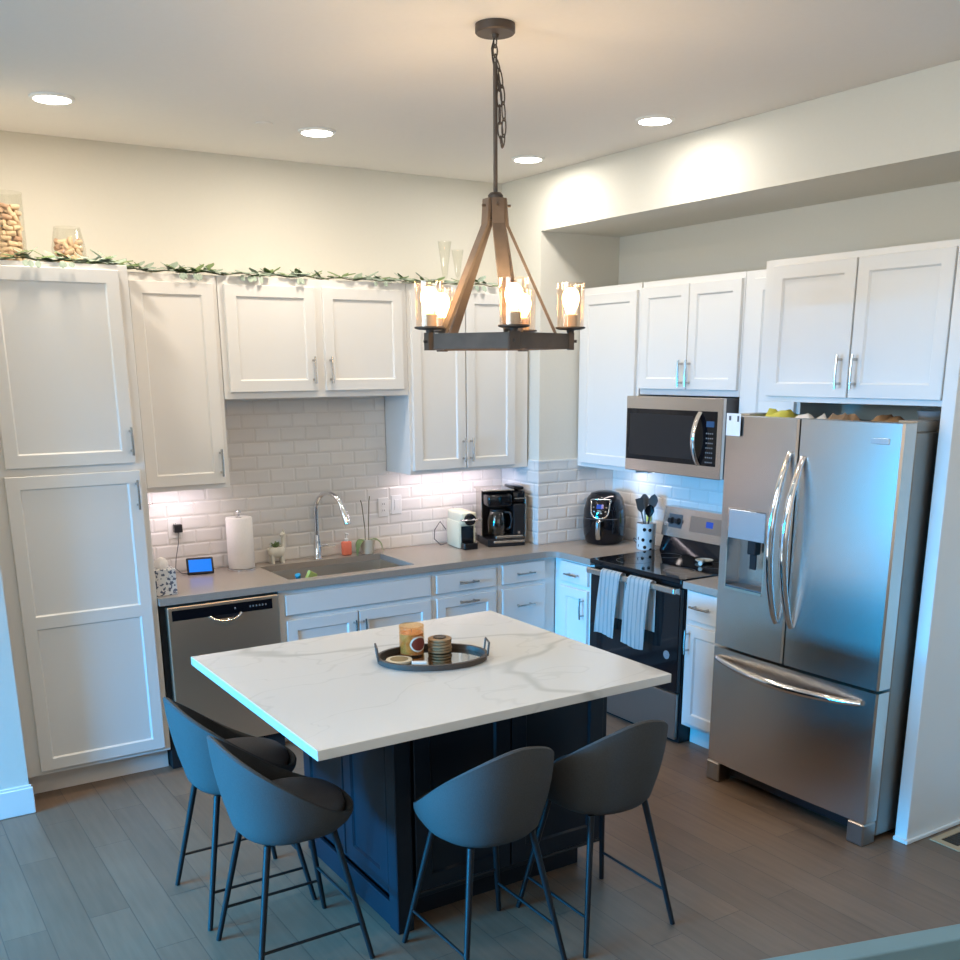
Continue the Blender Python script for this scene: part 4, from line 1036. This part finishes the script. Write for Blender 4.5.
bm = BM(); box(bm, ox-.010, ox+.034, -.050, -.0180, oz-.022, oz+.022, .003); obj('plug', bm, 'black_plastic', t)
bm = BM(); tube(bm, [(ox+.012, -.036, oz-.022), (ox+.006, -.045, oz-.08), (ox-.015, -.05, oz-.16), (ox-.025, -.06, C+.03), (ox+.0, -.09, C+.004), (ox+.05, -.12, C+.004), (sx_-.045, sy__+.040, C+.010)], .0022, 6); obj('cord', bm, 'dark_grey', t)
bm = BM(); tube(bm, [(-2.90, -.10, C+.006), (-2.86, -.06, C+.030), (-2.84, -.08, C+.055), (-2.82, -.11, C+.028), (-2.85, -.13, C+.006)], .0024, 6, closed=True)
tag(obj('coiled_cable', bm, 'black_plastic', origin=(-2.86, -.1, C)), 'small coiled dark cable behind the tissue box', 'cable')
bm = BM(); tube(bm, [(-2.955, -.012, 1.300), (-2.955, -.030, 1.303), (-2.93, -.045, 1.306), (-2.89, -.050, 1.308)], .0045, 8)
tag(obj('wall_hook', bm, 'nickel', smooth=50, origin=(-2.955, -.012, 1.3)), 'small metal hook on the tiles beside the pantry', 'hook')
# paper towel holder and roll
px_, py_ = -2.452, -.140
t = thing('paper_towel_holder', 'upright chrome paper towel holder with round base and ball top', 'holder', (px_, py_, C))
bm = BM(); lathe(bm, [(0, C+.0005), (.078, C+.0005), (.078, C+.008), (.070, C+.012), (0, C+.012)], (px_, py_, 0), 36); obj('base', bm, 'chrome', t, smooth=40)
bm = BM(); tube(bm, [(px_, py_, C+.012), (px_, py_, C+.312)], .006, 10); obj('post', bm, 'chrome', t, smooth=40)
bm = BM(); lathe(bm, [(0, C+.310), (.011, C+.313), (.015, C+.324), (.011, C+.335), (0, C+.338)], (px_, py_, 0), 18); obj('ball_top', bm, 'chrome', t, smooth=60)
bm = BM(); lathe(bm, [(.020, C+.0128), (.070, C+.0128), (.0725, C+.016), (.0725, C+.290), (.070, C+.294), (.020, C+.294)], (px_, py_, 0), 36, True)
tag(obj('paper_towel_roll', bm, 'paper', smooth=40, origin=(px_, py_, C+.0128)), 'full white paper towel roll standing on the chrome holder', 'paper towels')
# llama planter
lx, ly = -2.215, -.068
t = thing('llama_planter', 'cream ceramic llama-shaped planter with a small succulent, behind the sink', 'planter', (lx, ly, C))
bm = BM()
lathe(bm, [(0, C+.030), (.030, C+.032), (.043, C+.050), (.045, C+.075), (.038, C+.095), (.031, C+.095), (.036, C+.075), (.030, C+.060), (0, C+.055)], (0, 0, 0), 24)
bmesh.ops.scale(bm, vec=(1.15, .85, 1), verts=bm.verts); bmesh.ops.translate(bm, vec=(lx, ly, 0), verts=bm.verts)
for sx in (-1, 1):
    for sy_ in (-1, 1): tube(bm, [(lx+sx*.028, ly+sy_*.016, C+.048), (lx+sx*.030, ly+sy_*.018, C+.0008)], [.012, .010], 8)
tube(bm, [(lx+.036, ly, C+.065), (lx+.044, ly, C+.10), (lx+.046, ly, C+.140), (lx+.047, ly-.002, C+.165)], [.016, .013, .012, .013], 10)
tube(bm, [(lx+.054, ly, C+.166), (lx+.040, ly-.002, C+.164), (lx+.026, ly-.003, C+.158)], [.013, .014, .008], 10)
for s in (-1, 1): tube(bm, [(lx+.048, ly+s*.007, C+.172), (lx+.050, ly+s*.008, C+.192)], [.005, .002], 6)
tube(bm, [(lx-.046, ly, C+.080), (lx-.055, ly, C+.088)], [.008, .006], 6)
obj('body', bm, 'ceramic', t, smooth=60)
bm = BM()
for k in range(14):
    a = k*2.4; leaf(bm, Vector((lx-.004, ly, C+.086)), Vector((math.cos(a), math.sin(a)*.8, .9+.6*(k % 3))), .045, .014, Vector((0, 0, 1)), .1)
obj('succulent', bm, 'leaf', t)
# faucet
fx, fy = -1.962, -.075
t = thing('kitchen_faucet', 'chrome pull-down gooseneck faucet behind the sink', 'faucet', (fx, fy, C))
dv = Vector((.075, -.19, 0)).normalized()
bm = BM(); lathe(bm, [(0, C+.0005), (.026, C+.0005), (.026, C+.006), (.022, C+.012), (.021, C+.10), (.016, C+.14), (0, C+.14)], (fx, fy, 0), 24); obj('base', bm, 'chrome', t, smooth=50)
bm = BM(); rad = .108; cz = C+.285; pts = [Vector((fx, fy, C+.12)), Vector((fx, fy, C+.20)), Vector((fx, fy, cz-.01))]
for k in range(1, 13):
    a = PI-PI*k/12*.90; pts.append(Vector((fx, fy, cz))+dv*(rad+rad*math.cos(a))+Vector((0, 0, rad*math.sin(a))))
tube(bm, pts, .0135, 12); obj('gooseneck', bm, 'chrome', t, smooth=50)
e = pts[-1]; d2 = (pts[-1]-pts[-2]).normalized()
bm = BM(); tube(bm, [e-d2*.005, e+d2*.02, e+d2*.08, e+d2*.105], [.015, .018, .022, .019], 14); obj('spray_head', bm, 'chrome', t, smooth=50)
bm = BM(); tube(bm, [(fx+.018, fy-.004, C+.075), (fx+.050, fy-.012, C+.080), (fx+.100, fy-.03, C+.070)], [.013, .009, .007], 10); obj('lever', bm, 'chrome', t, smooth=50)
# soap bottle
qx, qy = -1.770, -.066
t = thing('soap_bottle', 'small clear bottle of orange-red hand soap beside the faucet', 'bottle', (qx, qy, C))
bm = BM(); box(bm, qx-.030, qx+.030, qy-.018, qy+.018, C+.0005, C+.085, .010, 3); obj('liquid_body', bm, 'soap', t, smooth=40)
bm = BM(); lathe(bm, [(0, C+.0855), (.013, C+.0855), (.013, C+.100), (.005, C+.102), (.005, C+.128), (0, C+.128)], (qx, qy, 0), 16); box(bm, qx-.006, qx+.006, qy-.034, qy+.008, C+.126, C+.134, .002); obj('pump', bm, 'white_plastic', t, smooth=40)
# orchid pot
gx, gy = -1.640, -.085
t = thing('orchid_pot', 'cream pot with drooping green orchid leaves and two bare stems on stakes', 'potted plant', (gx, gy, C))
bm = BM(); lathe(bm, [(0, C+.0005), (.034, C+.0005), (.038, C+.004), (.046, C+.080), (.048, C+.088), (.043, C+.088), (.040, C+.070), (0, C+.070)], (gx, gy, 0), 28); obj('pot', bm, 'ceramic', t, smooth=40)
bm = BM()
def strap_leaf(bm, c, a, L_, W_, rise, drop):
    rows = []; s = Vector((-math.sin(a), math.cos(a), 0))
    for k in range(11):
        q = k/10; p = Vector(c)+Vector((math.cos(a), math.sin(a), 0))*L_*math.sin(q*PI*.5)*1.15+Vector((0, 0, rise*math.sin(q*PI*.9)-drop*q*q))
        wq = W_*math.sin(PI*min(.97, .12+q*.85))**.6*(1 if q < .95 else .5); rows.append([bm.verts.new(p+s*wq*b_+Vector((0, 0, -.004*abs(b_)))) for b_ in (-.5, 0, .5)])
    for A, B in zip(rows, rows[1:]):
        for i in (0, 1): bm.faces.new((A[i], A[i+1], B[i+1], B[i]))
for a, L_, dr in ((math.radians(205), .085, .085), (math.radians(-35), .085, .085), (math.radians(-20), .075, .060), (math.radians(190), .07, .05)): strap_leaf(bm, (gx, gy, C+.074), a, L_, .036, .030, dr)
obj('leaves', bm, 'leaf', t, smooth=60)
for ax, hx, hz in ((.012, .026, .345), (-.012, -.022, .325)):
    bm = BM(); tube(bm, [(gx+ax, gy, C+.07), (gx+ax+.004, gy+.008, C+.15), (gx+hx, gy+.010, C+hz-.03), (gx+hx+(-.0 if ax > 0 else -.012), gy, C+hz)], .0026, 6); obj('stem', bm, 'stem', t)
# sponge and brush at the sink
bm = BM(); box(bm, -.040, .040, -.012, .012, -.028, .028, .004, 2, Matrix.Translation((-2.200, -.505, .893)) @ Matrix.Rotation(-1.05, 4, 'Y') @ Matrix.Rotation(.2, 4, 'X'))
tag(obj('sponge', bm, 'sponge_green', origin=(-2.2, -.505, .88)), 'yellow-green sponge leaning inside the front left of the sink', 'sponge')
bm = BM(); tube(bm, [(-2.235, -.470, .800), (-2.262, -.500, .885), (-2.275, -.515, .925)], [.012, .011, .016], 10)
tag(obj('dish_brush', bm, 'brush_blue', smooth=50, origin=(-2.24, -.48, .80)), 'teal dish brush handle standing in the sink beside the sponge', 'brush')

# ---------------------------------------------------------------- espresso machine and coffee maker
ex, ey = -1.035, -.205
t = thing('espresso_machine', 'small cream capsule espresso machine with black round front and lever', 'espresso machine', (ex, ey, C))
M = Matrix.Translation((ex, ey, C)) @ Matrix.Rotation(math.radians(-8), 4, 'Z')
bm = BM(); box(bm, -.058, .058, -.075, .120, .0008, .170, .010, 2, M); box(bm, -.052, .052, -.110, .118, .150, .228, .016, 3, M); obj('body', bm, 'cream_plastic', t, smooth=30)
def put(bm, v0, M): bmesh.ops.transform(bm, matrix=M, verts=v0)
bm = BM(); lathe(bm, [(0, 0), (.036, 0), (.038, .006), (.034, .022), (.026, .026), (0, .027)], n=28); bmesh.ops.transform(bm, matrix=M @ Matrix.Translation((.0, -.1105, .186)) @ Matrix.Rotation(PI/2, 4, 'X'), verts=bm.verts); hd = obj('round_head', bm, 'black_gloss', t, smooth=40)
bm = BM(); tube(bm, [M @ Vector((-.064, -.118, .186)), M @ Vector((-.068, -.150, .186)), M @ Vector((.068, -.150, .186)), M @ Vector((.064, -.118, .186))], .0045, 8); obj('lever', bm, 'nickel', hd, smooth=40)
bm = BM(); box(bm, -.042, .042, -.0785, -.0752, .010, .140, .001, 1, M); box(bm, -.046, .046, -.135, -.0765, .0008, .040, .004, 1, M); obj('cup_stand', bm, 'black_gloss', t)
bm = BM(); tube(bm, [(ex-.055, ey+.11, C+.10), (ex-.085, ey+.13, C+.150), (ex-.125, ey+.13, C+.100), (ex-.135, ey+.12, C+.045), (ex-.10, ey+.10, C+.006), (ex-.06, ey+.11, C+.010)], .0032, 8)
obj('power_cord', bm, 'dark_grey', t, smooth=50)
kx_, ky_ = -.765, -.240
t = thing('coffee_maker', 'black and steel drip coffee maker with glass carafe in the corner', 'coffee maker', (kx_, ky_, C))
M = Matrix.Translation((kx_, ky_, C)) @ Matrix.Rotation(math.radians(-16), 4, 'Z') @ Matrix.Diagonal((.97, .98, 1, 1))
bm = BM(); box(bm, -.13, .12, -.130, .120, .0008, .048, .006, 2, M); bs = obj('base', bm, 'black_plastic', t)
bm = BM(); box(bm, -.095, .118, -.1375, -.1305, .024, .038, .002, 1, M); obj('base_trim', bm, 'steel', bs)
bm = BM(); box(bm, -.075, .112, -.118, -.03, .0485, .066, .003, 1, M); obj('warming_plate', bm, 'steel_dark', bs)
bm = BM(); box(bm, -.13, .125, .030, .120, .0485, .345, .006, 2, M); box(bm, .045, .125, -.115, .030, .0665, .262, .006, 2, M); obj('tower', bm, 'black_plastic', t)
bm = BM(); box(bm, -.137, -.1305, .000, .120, .050, .340, .001, 1, M); obj('side_trim', bm, 'steel', t)
bm = BM(); box(bm, .1255, .132, -.112, .120, .050, .30, .001, 1, M); obj('side_trim', bm, 'steel', t)
bm = BM(); box(bm, -.129, .040, -.125, .028, .245, .330, .022, 4, M); obj('brew_head', bm, 'black_gloss', t, smooth=40)
bm = BM(); box(bm, -.155, .050, -.118, .120, .3455, .356, .004, 1, M); obj('lid_tray', bm, 'steel', t)
bm = BM(); box(bm, .052, .128, -.090, .110, .3455, .368, .012, 2, M); box(bm, .048, .130, -.100, .028, .270, .340, .010, 2, M); obj('pod_brewer', bm, 'black_gloss', t, smooth=40)
bm = BM(); box(bm, .055, .128, -.1055, -.1005, .292, .298, .001, 1, M); box(bm, .075, .092, -.1165, -.1155, .075, .092, 0, 1, M); obj('trim_line', bm, 'steel', t)
cc = M @ Vector((-.045, -.050, 0))
bm = BM(); z0 = cc.z
lathe(bm, [(0, .0668), (.055, .0668), (.062, .078), (.063, .165), (.050, .205), (.046, .215), (.044, .215), (.048, .203), (.061, .164), (.060, .080), (0, .069)], (cc.x, cc.y, z0), 28); cf = obj('carafe', bm, 'carafe_glass', t, smooth=50)
bm = BM(); lathe(bm, [(0, .2155), (.047, .2155), (.047, .228), (0, .232)], (cc.x, cc.y, z0), 24); obj('carafe_lid', bm, 'black_plastic', cf, smooth=40)
bm = BM(); h0 = Vector((math.cos(-.9), math.sin(-.9), 0)); tube(bm, [cc+h0*.050+Vector((0, 0, .212)), cc+h0*.086+Vector((0, 0, .208)), cc+h0*.098+Vector((0, 0, .165)), cc+h0*.090+Vector((0, 0, .115)), cc+h0*.066+Vector((0, 0, .105))], .0085, 8); obj('carafe_handle', bm, 'black_plastic', cf, smooth=50)

# ---------------------------------------------------------------- air fryer, crock
ax_, ay_ = -.205, -.585
t = thing('air_fryer', 'black egg-shaped air fryer with silver-rimmed control panel and drawer handle', 'air fryer', (ax_, ay_, C))
fa = math.atan2(-.62, -.80)
M = Matrix.Translation((ax_, ay_, C)) @ Matrix.Rotation(fa-(-PI/2), 4, 'Z')     # local -y is the front
bm = BM(); prof = [(0, .0008), (.105, .0008), (.118, .010), (.132, .06), (.138, .14), (.132, .22), (.115, .285), (.088, .318), (.045, .330), (0, .332)]
lathe(bm, prof, n=40)
for v in bm.verts: v.co.x *= .98; v.co.y *= 1.06
bmesh.ops.transform(bm, matrix=M, verts=bm.verts); obj('body', bm, 'black_gloss', t, smooth=60)
def rad_at(z):
    for (r0, z0_), (r1, z1_) in zip(prof, prof[1:]):
        if z0_ <= z <= z1_: return r0+(r1-r0)*(z-z0_)/(z1_-z0_)
    return .1
def on_body(u, z, off=.002):   # u: offset sideways in metres on the front
    r = rad_at(z)+off; a = u/r; return M @ Vector((r*.98*math.sin(a), -r*1.06*math.cos(a), z))
bm = BM(); outl = [(-.058, .285), (.058, .285), (.062, .26), (.056, .205), (.035, .178), (0, .172), (-.035, .178), (-.056, .205), (-.062, .26)]
def smoothloop(P, n=4):
    out = []
    N = len(P)
    for i in range(N):
        a, b, c, d = [Vector(P[(i+k-1) % N]) for k in range(4)]
        for q in range(n):
            s = q/n; out.append(.5*((2*b)+(c-a)*s+(2*a-5*b+4*c-d)*s*s+(-a+3*b-3*c+d)*s**3))
    return out
sl = smoothloop(outl); tube(bm, [on_body(p.x, p.y, .003) for p in sl], .0052, 8, closed=True); obj('silver_rim', bm, 'nickel', t, smooth=50)
def grid_patch(bm, u0, u1, z0, z1, off, inset=None, n=8):
    g = [[bm.verts.new(on_body(u0+(u1-u0)*i/n, z0+(z1-z0)*j/n, off)) for i in range(n+1)] for j in range(n+1)]
    for j in range(n):
        for i in range(n): bm.faces.new((g[j][i], g[j][i+1], g[j+1][i+1], g[j+1][i]))
bm = BM(); grid_patch(bm, -.022, .022, .232, .258, .0030); obj('blue_readout', bm, 'led_blue', t)
bm = BM()
for u, z in ((-.038, .215), (-.013, .205), (.013, .205), (.038, .215), (-.042, .24), (.042, .24)): grid_patch(bm, u-.005, u+.005, z-.004, z+.004, .0030, n=2)
obj('touch_icons', bm, 'nickel', t)
bm = BM(); pts = [on_body(0, .160, .012), on_body(0, .150, .034), on_body(0, .080, .036), on_body(0, .045, .026)]; tube(bm, pts, .012, 10, flat=(.014, .008)); obj('drawer_handle', bm, 'nickel', t, smooth=50)
bm = BM(); ring_ = [on_body(.135*math.pi*2*(k/48)*1.02-.44, .166, .0008) for k in range(49)]
tube(bm, [on_body(u*.001, .166, .0006) for u in range(-120, 121, 12)], .0018, 6); obj('drawer_seam', bm, 'dark_grey', t)

ux, uy = -.150, -.922
t = thing('utensil_crock', 'white crock with black dots holding kitchen utensils beside the range', 'crock', (ux, uy, C))
bm = BM(); lathe(bm, [(0, .0006), (.052, .0006), (.056, .006), (.059, .155), (.060, .162), (.056, .162), (.055, .155), (.052, .010), (0, .008)], (0, 0, 0), 36)
bmesh.ops.translate(bm, vec=(ux, uy, C), verts=bm.verts); obj('pot', bm, 'dotted', t, smooth=40)
def utensil(name, label, base, tip, kind, mm):
    b_ = Vector((ux+base[0], uy+base[1], C+.012)); e_ = Vector((ux+tip[0], uy+tip[1], C+tip[2])); d = (e_-b_).normalized()
    sh = b_.lerp(e_, .72); t = thing(name, label, 'utensil', b_)
    bm = BM(); tube(bm, [b_, sh], .0045, 8); obj('shaft', bm, mm, t, smooth=50)
    view = (CAM-e_).normalized(); side = d.cross(view).normalized(); nn = side.cross(d)
    prof = {'spatula': [(0, .25), (.15, .7), (.3, .9), (.95, 1.0), (1, .9)], 'spoon': [(0, .2), (.2, .7), (.5, 1), (.8, .85), (1, .3)], 'turner': [(0, .2), (.25, .75), (.6, .95), (.85, .6), (1, .08)]}[kind]
    W_ = {'spatula': .046, 'spoon': .056, 'turner': .062}[kind]; L_ = (e_-sh).length; bm = BM(); rows = []
    for q, wq in prof:
        rows.append([bm.verts.new(sh+d*L_*q+side*W_*wq*s_+nn*(.010*(abs(s_)*2)**2 if kind == 'spoon' else 0)) for s_ in (-.5, -.25, 0, .25, .5)])
    for A, B in zip(rows, rows[1:]):
        for i in range(4): bm.faces.new((A[i], A[i+1], B[i+1], B[i]))
    bmesh.ops.solidify(bm, geom=bm.faces[:], thickness=.003)
    obj('head', bm, mm, t, smooth=60)
Rv, Tv = Rh, Th
def off(r_, t_, z): p = Rv*r_+Tv*t_; return (p.x, p.y, z)
utensil('spatula', 'dark slim spatula leaning furthest left in the dotted crock', off(.015, .01, 0)[:2], off(-.055, .02, .315), 'spatula', 'tool_grey')
utensil('serving_spoon', 'grey serving spoon at the back left of the dotted crock', off(.005, -.02, 0)[:2], off(-.014, -.03, .335), 'spoon', 'rubber_grey')
utensil('ladle', 'short black ladle at the front middle of the dotted crock', off(-.005, .02, 0)[:2], off(.016, .025, .275), 'spoon', 'black_plastic')
utensil('turner', 'grey pointed turner standing tallest on the right in the dotted crock', off(-.012, .0, 0)[:2], off(.045, -.01, .335), 'turner', 'rubber_grey')
bm = BM(); box(bm, -.0235, -.0125, -.815, -.775, C+.11, C+.20, .003); tag(obj('yellow_tag', bm, 'yellow', origin=(-.02, -.79, C+.11)), 'small yellow-green packet on the tiles between air fryer and crock', 'packet')
bm = BM(); 
for k in range(3): tube(bm, [(-.09+.012*math.cos(a)+.02*k, -.765+.022*math.sin(a)-.014*k, C+.022+.016*math.sin(a+k)+.01*k) for a in [2*PI*j/10 for j in range(10)]], .0025, 6, closed=True)
tag(obj('measuring_rings', bm, 'bronze', smooth=50, origin=(-.07, -.77, C)), 'small tangle of dark wire rings between air fryer and crock', 'wire rings')

# ---------------------------------------------------------------- floor vent, half wall
t = thing('floor_vent', 'tan rectangular floor register with dark slats beside the end panel', 'vent', (-.40, -3.32, 0))
bm = BM(); x0, x1, y0, y1 = -.520, -.205, -3.372, -3.232
for a in ((x0, x1, y0, y0+.030), (x0, x1, y1-.030, y1), (x0, x0+.035, y0+.030, y1-.030), (x1-.035, x1, y0+.030, y1-.030)): box(bm, *a, .0008, .005)
obj('frame', bm, 'vent_tan', t)
bm = BM(); box(bm, x0+.036, x1-.036, y0+.031, y1-.031, .0008, .002)
for k in range(12): box(bm, x0+.045+.019*k, x0+.052+.019*k, y0+.032, y1-.032, .0021, .004)
obj('slats', bm, 'vent_dark', t)
a = Vector((-3.118, -4.521, 0)); b = Vector((-2.689, -4.649, 0)); d = (b-a).normalized(); n_ = Vector((-d.y, d.x, 0))
if n_.dot(CAM-a) < 0: n_ = -n_
ang_ = math.atan2(d.y, d.x)
st_ = a-d*.5; M = Matrix((d, n_, Vector((0, 0, 1)))).transposed().to_4x4(); M.translation = st_
bm = BM(); box(bm, 0, 2.3, .008, .085, .001, .954, 0, 1, M); struct('wall_half', bm, 'half_wall_paint')
bm = BM(); box(bm, -.01, 2.31, 0, .045, .9545, 1.0, .003, 2, M); struct('trim_2', bm, 'cap_blue_lit')
